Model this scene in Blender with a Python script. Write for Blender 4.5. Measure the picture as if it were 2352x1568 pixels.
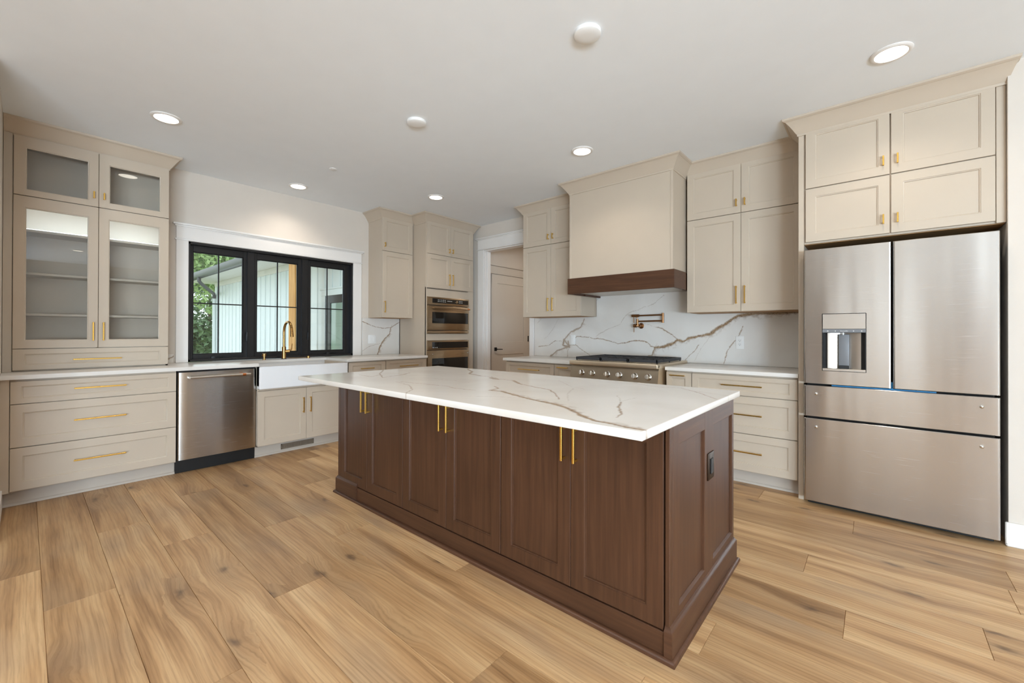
import bpy, bmesh, math, random
import numpy as np
from mathutils import Vector, Matrix
random.seed(7); rng = np.random.default_rng(7)
for o in list(bpy.data.objects): bpy.data.objects.remove(o)
SC = bpy.context.scene; COL = SC.collection

# ------------------------------------------------------------------ camera
cam_d = bpy.data.cameras.new('camera'); cam = bpy.data.objects.new('camera', cam_d); COL.objects.link(cam)
YAW, PITCH, ROLL = .7130, .0039, .0026
r_ = Vector((math.cos(YAW), math.sin(YAW), 0))
f_ = Vector((-math.sin(YAW)*math.cos(PITCH), math.cos(YAW)*math.cos(PITCH), math.sin(PITCH)))
u_ = r_.cross(f_)
c_, s_ = math.cos(ROLL), math.sin(ROLL)
R2 = r_*c_ + u_*s_; U2 = -r_*s_ + u_*c_
cam.matrix_world = Matrix(((R2.x, U2.x, -f_.x, 5.1145), (R2.y, U2.y, -f_.y, -4.408), (R2.z, U2.z, -f_.z, 1.2162), (0, 0, 0, 1)))
cam_d.sensor_width = 36.0; cam_d.lens = 967.1154/2352*36.0; cam_d.shift_y = -24.28/2352
cam_d.clip_start = .03; cam_d.clip_end = 300
SC.camera = cam

# ------------------------------------------------------------------ view, world
SC.view_settings.view_transform = 'Standard'; SC.view_settings.look = 'None'
SC.view_settings.gamma = 1.0; SC.view_settings.use_curve_mapping = False
SC.view_settings.exposure = 0.56
W = bpy.data.worlds.new('sky'); SC.world = W; W.use_nodes = True
nt = W.node_tree; nt.nodes.clear()
wo = nt.nodes.new('ShaderNodeOutputWorld'); bg = nt.nodes.new('ShaderNodeBackground')
sky = nt.nodes.new('ShaderNodeTexSky'); sky.sky_type = 'NISHITA'; sky.sun_disc = False
sky.sun_elevation = math.radians(48); sky.sun_rotation = math.radians(200)
mx = nt.nodes.new('ShaderNodeMix'); mx.data_type = 'RGBA'; mx.inputs['Factor'].default_value = .03
mx.inputs['A'].default_value = (.90, 1.0, 1.06, 1)
nt.links.new(sky.outputs['Color'], mx.inputs['B']); nt.links.new(mx.outputs['Result'], bg.inputs['Color'])
bg.inputs['Strength'].default_value = 1.25
nt.links.new(bg.outputs['Background'], wo.inputs['Surface'])

# large fill lights: area lights added in unseen openings behind the camera
CEIL = 2.79
def area(name, loc, rot, sx, sy, power, col):
    d = bpy.data.lights.new(name, 'AREA'); d.shape = 'RECTANGLE'; d.size = sx; d.size_y = sy; d.energy = power; d.color = col
    o = bpy.data.objects.new(name, d); o.location = loc; o.rotation_euler = rot; COL.objects.link(o); return o
FILL_COL = (.63, .815, 1.0)
ADDED_SOUTH_WINDOWS = [(7.95, 9.35)]  # unseen windows added for light, here and on the east wall
ADDED_EAST_WINDOWS = [(-8.2, -5.2)]
def window_fill(cx, cy, rz, w, level_w, ceiling_w):
    # added lights: one level, one rising to brighten the ceiling
    area('added_window_fill', (cx, cy, 1.45), (math.radians(88), 0, rz), w, 1.7, level_w, FILL_COL)
    area('added_ceiling_fill', (cx, cy, .80), (math.radians(114), 0, rz), w, .7, ceiling_w, FILL_COL)
for a, b in ADDED_SOUTH_WINDOWS: window_fill((a+b)/2, -8.46, 0, b-a-.1, 12, 200)
for a, b in ADDED_EAST_WINDOWS: window_fill(9.46, (a+b)/2, math.radians(90), b-a-.1, 0.8*(b-a), 76*(b-a))
STREAK_SLOTS = [(4.66, 4.82), (5.38, 5.60)]   # unseen lit slots added to put soft streaks on the refrigerator
for a, b in STREAK_SLOTS: area('added_streak_light', ((a+b)/2, -8.46, 1.35), (math.radians(90), 0, 0), b-a-.02, 1.9, 13*(b-a), FILL_COL)
LAMP_POWER = 3.0
LAMP_COL = (1.0, .92, .82)

# ------------------------------------------------------------------ materials
def mat(name, col=(.8, .8, .8), rough=.5, metal=0.0, spec=.5, **kw):
    m = bpy.data.materials.new(name); m.use_nodes = True
    b = m.node_tree.nodes['Principled BSDF']
    b.inputs['Base Color'].default_value = (*col, 1); b.inputs['Roughness'].default_value = rough
    b.inputs['Metallic'].default_value = metal; b.inputs['Specular IOR Level'].default_value = spec
    return m
def N(m, t, **kw):
    n = m.node_tree.nodes.new(t)
    for k, v in kw.items():
        if k in n.inputs: n.inputs[k].default_value = v
        else: setattr(n, k, v)
    return n
def L(m, a, ao, b, bi): m.node_tree.links.new(a.outputs[ao], b.inputs[bi])
def bsdf(m): return m.node_tree.nodes['Principled BSDF']
def srgb(r, g, b):
    f = lambda v: v/12.92 if v <= .04045 else ((v+.055)/1.055)**2.4
    return (f(r/255), f(g/255), f(b/255))
def ramp(m, stops):
    n = N(m, 'ShaderNodeValToRGB'); e = n.color_ramp.elements
    while len(e) < len(stops): e.new(.5)
    for i, (p, c) in enumerate(stops): e[i].position = p; e[i].color = (*c, 1)
    return n
def painted(name, col, rough, var=.03, bump=.02, scale=6):
    m = mat(name, col, rough); b = bsdf(m)
    tc = N(m, 'ShaderNodeTexCoord'); n = N(m, 'ShaderNodeTexNoise', Scale=scale, Detail=3.0)
    L(m, tc, 'Object', n, 'Vector')
    r = ramp(m, [(.3, tuple(c*(1-var) for c in col)), (.7, tuple(min(1, c*(1+var)) for c in col))])
    L(m, n, 'Fac', r, 'Fac'); L(m, r, 'Color', b, 'Base Color')
    n2 = N(m, 'ShaderNodeTexNoise', Scale=180.0, Detail=2.0); L(m, tc, 'Object', n2, 'Vector')
    bp = N(m, 'ShaderNodeBump', Strength=bump, Distance=.002); L(m, n2, 'Fac', bp, 'Height'); L(m, bp, 'Normal', b, 'Normal')
    return m
M = {}
M['greige'] = painted('greige_cabinet_paint', srgb(196, 180, 160), .42, .012)
M['inside'] = painted('cabinet_interior_paint', srgb(194, 182, 166), .5, .012)
M['wall'] = painted('warm_white_wall_paint', srgb(217, 206, 193), .75, .01, .05)
M['ceiling'] = painted('white_ceiling_paint', srgb(241, 244, 246), .85, .008, .05)
M['trim'] = painted('white_trim_paint', srgb(235, 230, 224), .35, .006)
M['doorpaint'] = painted('beige_door_paint', srgb(205, 195, 182), .45, .01)
M['toe'] = painted('toe_kick_paint', srgb(190, 178, 164), .5, .01)
M['black'] = painted('black_window_metal', srgb(24, 23, 24), .35, .1)
M['blackmat'] = painted('black_plastic', srgb(18, 18, 18), .45, .1)
M['blackglass'] = mat('black_glass', (.008, .007, .006), .06, 0, .6)
M['iron'] = painted('cast_iron', srgb(52, 52, 55), .6, .1, .3)
M['porcelain'] = painted('white_porcelain', srgb(238, 237, 236), .12, .004, 0)
M['plastic'] = painted('white_plastic', srgb(238, 236, 232), .35, .005)
M['slot'] = mat('dark_slot', (.03, .03, .03), .6)
M['gap'] = painted('dark_recess', srgb(40, 36, 33), .8, .1)
M['rawwood'] = painted('raw_cabinet_underside', srgb(165, 122, 74), .6, .06)
M['siding'] = painted('white_board_siding', srgb(232, 238, 238), .6, .01)
M['soffit'] = painted('white_soffit', srgb(236, 232, 226), .6, .01)
M['gutter'] = painted('grey_gutter_metal', srgb(92, 92, 94), .4, .04)
M['shingle'] = painted('grey_shingles', srgb(84, 82, 80), .9, .15, .3, 30)
M['copper'] = mat('copper_metal', srgb(196, 120, 72), .28, 1.0)
M['bluetape'] = painted('blue_film', srgb(60, 150, 205), .4, .02)
M['grey'] = painted('grey_plastic', srgb(120, 121, 123), .4, .02)
M['registermetal'] = painted('brown_register_metal', srgb(122, 108, 92), .45, .04)
M['mark'] = mat('pale_marking', srgb(205, 203, 198), .5)
M['concrete'] = painted('porch_concrete', srgb(170, 166, 158), .9, .05)

def brushed(name, col, rough, aniso, scale=(1.2, 1.2, 220), bump=.02, wave=0.0):
    m = mat(name, col, rough, 1.0); b = bsdf(m)
    b.inputs['Anisotropic'].default_value = aniso
    tg = N(m, 'ShaderNodeTangent', direction_type='RADIAL', axis='Z'); L(m, tg, 'Tangent', b, 'Tangent'); b.inputs['Anisotropic Rotation'].default_value = .25
    tc = N(m, 'ShaderNodeTexCoord'); mp = N(m, 'ShaderNodeMapping', Scale=scale); L(m, tc, 'Object', mp, 'Vector')
    n = N(m, 'ShaderNodeTexNoise', Scale=4.0, Detail=4.0); L(m, mp, 'Vector', n, 'Vector')
    mr = N(m, 'ShaderNodeMapRange'); mr.inputs['To Min'].default_value = rough*.85; mr.inputs['To Max'].default_value = rough*1.2
    L(m, n, 'Fac', mr, 'Value'); L(m, mr, 'Result', b, 'Roughness')
    bp = N(m, 'ShaderNodeBump', Strength=bump, Distance=.001); L(m, n, 'Fac', bp, 'Height')
    if wave:
        n2 = N(m, 'ShaderNodeTexNoise', Scale=1.0, Detail=1.0); mp2 = N(m, 'ShaderNodeMapping', Scale=(7, 7, .5))
        L(m, tc, 'Object', mp2, 'Vector'); L(m, mp2, 'Vector', n2, 'Vector')
        bp2 = N(m, 'ShaderNodeBump', Strength=wave, Distance=.03); L(m, n2, 'Fac', bp2, 'Height'); L(m, bp2, 'Normal', bp, 'Normal')
    L(m, bp, 'Normal', b, 'Normal')
    return m
M['steel'] = brushed('brushed_stainless_steel', srgb(192, 187, 181), .25, .8, wave=.10)
M['ovensteel'] = brushed('warm_stainless_steel', srgb(180, 158, 130), .28, .5, wave=.10)
M['rangesteel'] = brushed('range_stainless_steel', srgb(222, 206, 182), .46, .3)
M['steelplain'] = brushed('satin_stainless_steel', srgb(196, 188, 178), .38, .3)
M['chrome'] = mat('polished_chrome', srgb(225, 223, 220), .12, 1.0)
M['gold'] = brushed('brushed_brass', srgb(222, 180, 92), .28, 0, (60, 60, 60))
M['bronze'] = brushed('champagne_bronze', srgb(156, 116, 80), .28, 0, (60, 60, 60))
M['faucetgold'] = brushed('brushed_gold_faucet', srgb(178, 136, 82), .26, 0, (60, 60, 60))
M['darkbronze'] = brushed('dark_bronze', srgb(70, 56, 46), .4, 0, (60, 60, 60))

def wood(name, dark, mid, light, scale, rough=.42):
    m = mat(name, mid, rough, 0, .32); b = bsdf(m)
    tc = N(m, 'ShaderNodeTexCoord'); oi = N(m, 'ShaderNodeObjectInfo')
    ad = N(m, 'ShaderNodeVectorMath', operation='ADD'); mp = N(m, 'ShaderNodeMapping', Scale=scale)
    mu = N(m, 'ShaderNodeVectorMath', operation='SCALE'); mu.inputs['Scale'].default_value = 17.0
    cb = N(m, 'ShaderNodeCombineXYZ'); L(m, oi, 'Random', cb, 'X'); L(m, oi, 'Random', cb, 'Y'); L(m, cb, 'Vector', mu, 0)
    L(m, tc, 'Object', ad, 0); L(m, mu, 'Vector', ad, 1); L(m, ad, 'Vector', mp, 'Vector')
    n = N(m, 'ShaderNodeTexNoise', Scale=1.0, Detail=6.0, Roughness=.62, Distortion=.4); L(m, mp, 'Vector', n, 'Vector')
    r = ramp(m, [(.22, dark), (.5, mid), (.78, light)]); L(m, n, 'Fac', r, 'Fac')
    n2 = N(m, 'ShaderNodeTexNoise', Scale=2.2, Detail=2.0); L(m, ad, 'Vector', n2, 'Vector')
    r2 = ramp(m, [(.3, (.88, .86, .84)), (.7, (1.08, 1.06, 1.04))]); L(m, n2, 'Fac', r2, 'Fac')
    x = N(m, 'ShaderNodeMix', data_type='RGBA', blend_type='MULTIPLY'); x.inputs['Factor'].default_value = 1
    L(m, r, 'Color', x, 'A'); L(m, r2, 'Color', x, 'B'); L(m, x, 'Result', b, 'Base Color')
    bp = N(m, 'ShaderNodeBump', Strength=.06, Distance=.002); L(m, n, 'Fac', bp, 'Height'); L(m, bp, 'Normal', b, 'Normal')
    return m
wd, wm, wl = srgb(66, 42, 28), srgb(80, 52, 35), srgb(93, 63, 43)
M['woodv'] = wood('walnut_stain_upright_grain', wd, wm, wl, (55, 55, 2.2))
M['woodx'] = wood('walnut_stain_level_grain', wd, wm, wl, (2.2, 55, 55))
M['woody'] = wood('walnut_stain_cross_grain', wd, wm, wl, (55, 2.2, 55))
M['cedar'] = wood('cedar_post_wood', srgb(176, 118, 62), srgb(214, 158, 92), srgb(232, 184, 120), (22, 22, 1.2), .6)

def quartz():
    m = mat('veined_white_quartz', srgb(224, 217, 209), .2, 0, .5); b = bsdf(m)
    at = N(m, 'ShaderNodeAttribute', attribute_name='vein'); tc = N(m, 'ShaderNodeTexCoord')
    n = N(m, 'ShaderNodeTexNoise', Scale=1.6, Detail=5.0, Distortion=1.2); L(m, tc, 'Object', n, 'Vector')
    rb = ramp(m, [(.35, srgb(220, 213, 204)), (.65, srgb(228, 223, 216))]); L(m, n, 'Fac', rb, 'Fac')
    n2 = N(m, 'ShaderNodeTexNoise', Scale=90.0, Detail=4.0); L(m, tc, 'Object', n2, 'Vector')
    rv = ramp(m, [(.3, srgb(128, 100, 76)), (.7, srgb(172, 146, 116))]); L(m, n2, 'Fac', rv, 'Fac')
    x = N(m, 'ShaderNodeMix', data_type='RGBA'); L(m, at, 'Fac', x, 'Factor'); L(m, rb, 'Color', x, 'A'); L(m, rv, 'Color', x, 'B')
    L(m, x, 'Result', b, 'Base Color')
    return m
M['quartz'] = quartz()

def glassmat(name, tint, rough=.0):
    m = bpy.data.materials.new(name); m.use_nodes = True; t = m.node_tree; t.nodes.clear()
    o = N(m, 'ShaderNodeOutputMaterial'); tr = N(m, 'ShaderNodeBsdfTransparent'); gl = N(m, 'ShaderNodeBsdfGlossy')
    tr.inputs['Color'].default_value = (*tint, 1); gl.inputs['Roughness'].default_value = rough
    fr = N(m, 'ShaderNodeFresnel', IOR=1.55); ms = N(m, 'ShaderNodeMixShader')
    L(m, fr, 'Fac', ms, 'Fac'); L(m, tr, 'BSDF', ms, 1); L(m, gl, 'BSDF', ms, 2); L(m, ms, 'Shader', o, 'Surface')
    return m
M['glass'] = glassmat('clear_cabinet_glass', (.98, .98, .97))
M['winglass'] = glassmat('clear_window_glass', (.94, .97, .96))

def emis(name, col, st):
    m = bpy.data.materials.new(name); m.use_nodes = True; t = m.node_tree; t.nodes.clear()
    o = N(m, 'ShaderNodeOutputMaterial'); e = N(m, 'ShaderNodeEmission', Strength=st); e.inputs['Color'].default_value = (*col, 1)
    L(m, e, 'Emission', o, 'Surface'); return m
M['lamp'] = emis('lit_lamp_diffuser', (1, .93, .80), 6.0)

def floor_mat():
    m = mat('oak_plank_floor', srgb(180, 142, 100), .42, 0, .4); b = bsdf(m)
    uv = N(m, 'ShaderNodeUVMap'); uv.uv_map = 'plank'
    at = N(m, 'ShaderNodeAttribute', attribute_name='tone'); sx = N(m, 'ShaderNodeSeparateXYZ'); L(m, at, 'Vector', sx, 'Vector')
    # slow warp
    mpw = N(m, 'ShaderNodeMapping', Scale=(1.6, 5, 1)); L(m, uv, 'UV', mpw, 'Vector')
    nw = N(m, 'ShaderNodeTexNoise', Scale=1.0, Detail=2.0); L(m, mpw, 'Vector', nw, 'Vector')
    # knots
    nk = N(m, 'ShaderNodeTexNoise', Scale=14.0, Detail=3.0); L(m, uv, 'UV', nk, 'Vector')
    ak = N(m, 'ShaderNodeVectorMath', operation='MULTIPLY_ADD'); ak.inputs[1].default_value = (.10, .045, 0); L(m, nk, 'Color', ak, 0); L(m, uv, 'UV', ak, 2)
    mk = N(m, 'ShaderNodeMapping', Scale=(1.5, 4.2, 1)); L(m, ak, 'Vector', mk, 'Vector')
    vo = N(m, 'ShaderNodeTexVoronoi', Scale=1.0, voronoi_dimensions='2D'); L(m, mk, 'Vector', vo, 'Vector')
    cs = N(m, 'ShaderNodeSeparateColor'); L(m, vo, 'Color', cs, 'Color')
    on = N(m, 'ShaderNodeMath', operation='GREATER_THAN'); on.inputs[1].default_value = .70; L(m, cs, 'Red', on, 0)
    def falloff(w):
        r = N(m, 'ShaderNodeMapRange', interpolation_type='SMOOTHSTEP'); r.inputs['From Min'].default_value = w; r.inputs['From Max'].default_value = 0
        r.inputs['To Min'].default_value = 0; r.inputs['To Max'].default_value = 1
        L(m, vo, 'Distance', r, 'Value'); x = N(m, 'ShaderNodeMath', operation='MULTIPLY'); L(m, r, 'Result', x, 0); L(m, on, 'Value', x, 1); return x
    kbig, ksm = falloff(.52), falloff(.105)
    # grain coordinate: across value pushed by knots and warp
    su = N(m, 'ShaderNodeSeparateXYZ'); L(m, uv, 'UV', su, 'Vector')
    a1 = N(m, 'ShaderNodeMath', operation='MULTIPLY_ADD'); a1.inputs[1].default_value = .030; L(m, nw, 'Fac', a1, 0); L(m, su, 'Y', a1, 2)
    a2 = N(m, 'ShaderNodeMath', operation='MULTIPLY_ADD'); a2.inputs[1].default_value = .045; L(m, kbig, 'Value', a2, 0); L(m, a1, 'Value', a2, 2)
    cb = N(m, 'ShaderNodeCombineXYZ'); L(m, su, 'X', cb, 'X'); L(m, a2, 'Value', cb, 'Y')
    m1 = N(m, 'ShaderNodeMapping', Scale=(.9, 13, 1)); L(m, cb, 'Vector', m1, 'Vector')
    n1 = N(m, 'ShaderNodeTexNoise', Scale=1.0, Detail=4.0, Roughness=.55); L(m, m1, 'Vector', n1, 'Vector')
    m2 = N(m, 'ShaderNodeMapping', Scale=(4, 150, 1)); L(m, cb, 'Vector', m2, 'Vector')
    n2 = N(m, 'ShaderNodeTexNoise', Scale=1.0, Detail=5.0, Roughness=.65); L(m, m2, 'Vector', n2, 'Vector')
    m3 = N(m, 'ShaderNodeMapping', Scale=(1.3, 3.2, 1)); L(m, cb, 'Vector', m3, 'Vector')
    n3 = N(m, 'ShaderNodeTexNoise', Scale=1.0, Detail=3.0); L(m, m3, 'Vector', n3, 'Vector')
    r1 = ramp(m, [(.30, srgb(148, 111, 74)), (.45, srgb(185, 146, 103)), (.66, srgb(207, 172, 128))]); L(m, n1, 'Fac', r1, 'Fac')
    # grey-blue smoky patches
    r3 = ramp(m, [(.52, (0, 0, 0)), (.74, (.55, .55, .55))]); L(m, n3, 'Fac', r3, 'Fac')
    x3 = N(m, 'ShaderNodeMix', data_type='RGBA'); x3.inputs['B'].default_value = (*srgb(150, 128, 106), 1)
    L(m, r3, 'Color', x3, 'Factor'); L(m, r1, 'Color', x3, 'A')
    # fine grain
    wv = N(m, 'ShaderNodeTexWave', Scale=1.0, Distortion=5.0, Detail=2.0); wv.bands_direction = 'Y'; wv.inputs['Detail Scale'].default_value = 1.3
    mw = N(m, 'ShaderNodeMapping', Scale=(.55, 17, 1)); L(m, cb, 'Vector', mw, 'Vector'); L(m, mw, 'Vector', wv, 'Vector')
    rw = ramp(m, [(.0, (.86, .84, .81)), (.35, (1, 1, 1)), (1, (1.02, 1.02, 1.02))]); L(m, wv, 'Fac', rw, 'Fac')
    r2 = ramp(m, [(.30, (.66, .62, .57)), (.52, (1, 1, 1)), (.75, (1.08, 1.08, 1.08))]); L(m, n2, 'Fac', r2, 'Fac')
    x2 = N(m, 'ShaderNodeMix', data_type='RGBA', blend_type='MULTIPLY'); x2.inputs['Factor'].default_value = .7
    xw = N(m, 'ShaderNodeMix', data_type='RGBA', blend_type='MULTIPLY'); xw.inputs['Factor'].default_value = .8; L(m, x3, 'Result', xw, 'A'); L(m, rw, 'Color', xw, 'B')
    L(m, xw, 'Result', x2, 'A'); L(m, r2, 'Color', x2, 'B')
    # plank tone
    rt = ramp(m, [(0, (.80, .77, .74)), (.5, (1.0, .99, .98)), (1, (1.14, 1.16, 1.18))]); L(m, sx, 'X', rt, 'Fac')
    x4 = N(m, 'ShaderNodeMix', data_type='RGBA', blend_type='MULTIPLY'); x4.inputs['Factor'].default_value = 1
    L(m, x2, 'Result', x4, 'A'); L(m, rt, 'Color', x4, 'B')
    # knots darken
    kb = N(m, 'ShaderNodeMath', operation='MULTIPLY'); kb.inputs[1].default_value = .55; L(m, kbig, 'Value', kb, 0)
    kg = N(m, 'ShaderNodeMath', operation='MULTIPLY'); L(m, kb, 'Value', kg, 0); L(m, n1, 'Fac', kg, 1)
    x5 = N(m, 'ShaderNodeMix', data_type='RGBA'); x5.inputs['B'].default_value = (*srgb(112, 84, 60), 1); L(m, kg, 'Value', x5, 'Factor'); L(m, x4, 'Result', x5, 'A')
    ks = N(m, 'ShaderNodeMath', operation='MULTIPLY'); ks.inputs[1].default_value = .75; L(m, ksm, 'Value', ks, 0)
    x6 = N(m, 'ShaderNodeMix', data_type='RGBA'); x6.inputs['B'].default_value = (*srgb(88, 66, 50), 1); L(m, ks, 'Value', x6, 'Factor'); L(m, x5, 'Result', x6, 'A')
    L(m, x6, 'Result', b, 'Base Color')
    bp = N(m, 'ShaderNodeBump', Strength=.05, Distance=.002); L(m, n2, 'Fac', bp, 'Height'); L(m, bp, 'Normal', b, 'Normal')
    return m
M['floor'] = floor_mat()
def foliage(name, a, b_):
    m = mat(name, a, .6); b = bsdf(m); tc = N(m, 'ShaderNodeTexCoord'); n = N(m, 'ShaderNodeTexNoise', Scale=.9, Detail=4.0)
    L(m, tc, 'Object', n, 'Vector'); r = ramp(m, [(.3, a), (.7, b_)]); L(m, n, 'Fac', r, 'Fac'); L(m, r, 'Color', b, 'Base Color')
    return m
M['leafdark'] = foliage('dark_needle_foliage', srgb(62, 88, 58), srgb(112, 138, 92))
M['leaf'] = foliage('bright_leaf_foliage', srgb(120, 152, 88), srgb(186, 206, 142))
M['grass'] = foliage('lawn_grass', srgb(128, 146, 92), srgb(160, 172, 122))
M['bark'] = painted('tree_bark', srgb(92, 76, 62), .9, .2, .4)

# ------------------------------------------------------------------ helpers
FW = lambda u, d, z: Vector((d, u, z))      # faces +x : u runs along y, d is x
FR = lambda u, d, z: Vector((u, -d, z))     # faces -y : u runs along x, d is -y
class MB:
    def __init__(s): s.bm = bmesh.new()
    def box(s, F, u0, u1, d0, d1, z0, z1, bev=.0012, seg=1):
        vs = [s.bm.verts.new(F(u, d, z)) for u in (u0, u1) for d in (d0, d1) for z in (z0, z1)]
        fs = [s.bm.faces.new([vs[i] for i in q]) for q in ((0,1,3,2), (4,6,7,5), (0,4,5,1), (2,3,7,6), (0,2,6,4), (1,5,7,3))]
        if bev:
            es = list({e for f in fs for e in f.edges})
            bmesh.ops.bevel(s.bm, geom=es, offset=bev, segments=seg, affect='EDGES', profile=.5, clamp_overlap=True)
        return s
    def rings(s, rings, cap0=False, cap1=False, closed=True):
        R = [[s.bm.verts.new(p) for p in r] for r in rings]; n = len(R[0])
        for a, b in zip(R, R[1:]):
            for i in range(n if closed else n-1): s.bm.faces.new((a[i], a[(i+1) % n], b[(i+1) % n], b[i]))
        if cap0: s.bm.faces.new(R[0][::-1])
        if cap1: s.bm.faces.new(R[-1])
        return s
    def tube(s, pts, r, n=12, cap=True):
        pts = [Vector(p) for p in pts]; rr = r if isinstance(r, (list, tuple)) else [r]*len(pts)
        t = (pts[1]-pts[0]).normalized(); up = Vector((0, 0, 1)) if abs(t.z) < .9 else Vector((1, 0, 0))
        a = t.cross(up).normalized(); out = []
        for i, p in enumerate(pts):
            t = (pts[min(i+1, len(pts)-1)]-pts[max(i-1, 0)]).normalized()
            a = (a-t*a.dot(t)).normalized(); b = t.cross(a)
            out.append([p+(a*math.cos(2*math.pi*k/n)+b*math.sin(2*math.pi*k/n))*rr[i] for k in range(n)])
        return s.rings(out, cap, cap)
    def lathe(s, o, ax, prof, n=24):
        o = Vector(o); ax = Vector(ax).normalized(); up = Vector((0, 0, 1)) if abs(ax.z) < .9 else Vector((1, 0, 0))
        a = ax.cross(up).normalized(); b = ax.cross(a)
        return s.rings([[o+ax*h+(a*math.cos(2*math.pi*k/n)+b*math.sin(2*math.pi*k/n))*max(r, 1e-5) for k in range(n)] for h, r in prof], True, True)
    def panel(s, F, u0, u1, z0, z1, steps, back):
        # steps: (inset_left/right, inset_z, depth) nested rectangles from the outside in, closed in front and behind
        def rc(i, d):
            iu, iz = i if isinstance(i, tuple) else (i, i)
            return [F(u0+iu, d, z0+iz), F(u1-iu, d, z0+iz), F(u1-iu, d, z1-iz), F(u0+iu, d, z1-iz)]
        return s.rings([rc(0, back)]+[rc(i, d) for i, d in steps], True, True)
    def shaker(s, F, u0, u1, z0, z1, d0, d1, fw=.057, fz=None):
        fz = fz or fw; t = .0013
        return s.panel(F, u0, u1, z0, z1, [(0, d1-t), (t, d1), ((fw, fz), d1), ((fw+.002, fz+.002), d1-.003), ((fw+.006, fz+.006), d1-.0045), ((fw+.008, fz+.008), d1-.010)], d0)
    def glassframe(s, F, u0, u1, z0, z1, h, d0, d1):
        # h = (u0,u1,z0,z1) of the opening
        t = .0013
        def rc(a, b, c, e, d): return [F(a, d, c), F(b, d, c), F(b, d, e), F(a, d, e)]
        g = lambda k: (h[0]-k, h[1]+k, h[2]-k, h[3]+k)
        R = [rc(u0, u1, z0, z1, d0), rc(u0, u1, z0, z1, d1-t), rc(u0+t, u1-t, z0+t, z1-t, d1), rc(*g(.007), d1), rc(*g(.005), d1-.003), rc(*g(.001), d1-.0045), rc(*g(0), d1-.012), rc(*g(0), d0)]
        return s.rings(R+[R[0]], False, False)
    def sweep(s, F, prof, path, dirs):
        # prof [(out,z)], path [(u,d)], dirs [(du,dd)]
        R = [[F(u+o*du, d+o*dd, z) for o, z in prof] for (u, d), (du, dd) in zip(path, dirs)]
        return s.rings(R, True, True)
    def poly(s, pts, z0, z1, bev=.003):
        b = [s.bm.verts.new((x, y, z0)) for x, y in pts]; t = [s.bm.verts.new((x, y, z1)) for x, y in pts]; n = len(pts)
        s.bm.faces.new(b[::-1]); s.bm.faces.new(t)
        for i in range(n): s.bm.faces.new((b[i], b[(i+1) % n], t[(i+1) % n], t[i]))
        if bev:
            es = [s.bm.edges.get((t[i], t[(i+1) % n])) for i in range(n)]
            bmesh.ops.bevel(s.bm, geom=es, offset=bev, segments=2, affect='EDGES', profile=.5)
        return s
    def obj(s, name, m, parent=None, angle=35, label=None):
        bmesh.ops.recalc_face_normals(s.bm, faces=s.bm.faces)
        off = ORG.get(root_of(parent).name, Vector()) if parent else Vector()
        me = bpy.data.meshes.new(name)
        if off.length: bmesh.ops.translate(s.bm, verts=s.bm.verts, vec=-off)
        s.bm.to_mesh(me); s.bm.free()
        me.materials.append(m); me.polygons.foreach_set('use_smooth', [True]*len(me.polygons)); me.set_sharp_from_angle(angle=math.radians(angle))
        o = bpy.data.objects.new(name, me); COL.objects.link(o)
        if parent: o.parent = parent
        if label: o['label'] = label
        return o
ORG = {}
def root_of(o):
    while o.parent: o = o.parent
    return o
def thing(name, label, cat, loc, group=None):
    o = bpy.data.objects.new(name, None); COL.objects.link(o); o.empty_display_size = .1
    o.location = loc; ORG[o.name] = Vector(loc); o['label'] = label; o['category'] = cat
    if group: o['group'] = group
    return o
def tag(o, label, cat, group=None):
    # a one-mesh thing: move its origin to the bottom centre
    me = o.data; n = len(me.vertices); co = np.empty(n*3, 'f'); me.vertices.foreach_get('co', co); co = co.reshape(-1, 3)
    c = Vector(((co[:, 0].min()+co[:, 0].max())/2, (co[:, 1].min()+co[:, 1].max())/2, co[:, 2].min()))
    me.transform(Matrix.Translation(-c)); o.location = c; ORG[o.name] = c
    o['label'] = label; o['category'] = cat
    if group: o['group'] = group
    return o
def struct(o, label=None):
    o['kind'] = 'structure'
    if label: o['label'] = label
    return o
def pull_v(F, u, z0, z1, d, m, parent, w=.009, out=.030):
    b = MB(); b.box(F, u-w/2, u+w/2, d+out-w, d+out, z0, z1, .001)
    for z in (z0+.004, z1-.004-w): b.box(F, u-w/2+.0005, u+w/2-.0005, d, d+out-w/2, z, z+w, .0008)
    return b.obj('handle', m, parent)
def pull_h(F, u0, u1, z, d, m, parent, w=.009, out=.030):
    b = MB(); b.box(F, u0, u1, d+out-w, d+out, z-w/2, z+w/2, .001)
    for u in (u0+.004, u1-.004-w): b.box(F, u, u+w, d, d+out-w/2, z-w/2+.0005, z+w/2-.0005, .0008)
    return b.obj('handle', m, parent)
CROWN = [(0, CEIL-.122), (.007, CEIL-.122), (.009, CEIL-.108), (.016, CEIL-.100), (.030, CEIL-.078), (.048, CEIL-.052), (.066, CEIL-.030), (.074, CEIL-.022), (.078, CEIL-.022), (.090, CEIL-.014), (.092, CEIL-.0005), (0, CEIL-.0005)]
def crown(F, parent, path, dirs, k=1.0, h=1.0):
    return MB().sweep(F, [(o*k, CEIL-(CEIL-z)*h) for o, z in CROWN], path, dirs).obj('crown_moulding', M['greige'], parent, 22)
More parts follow.
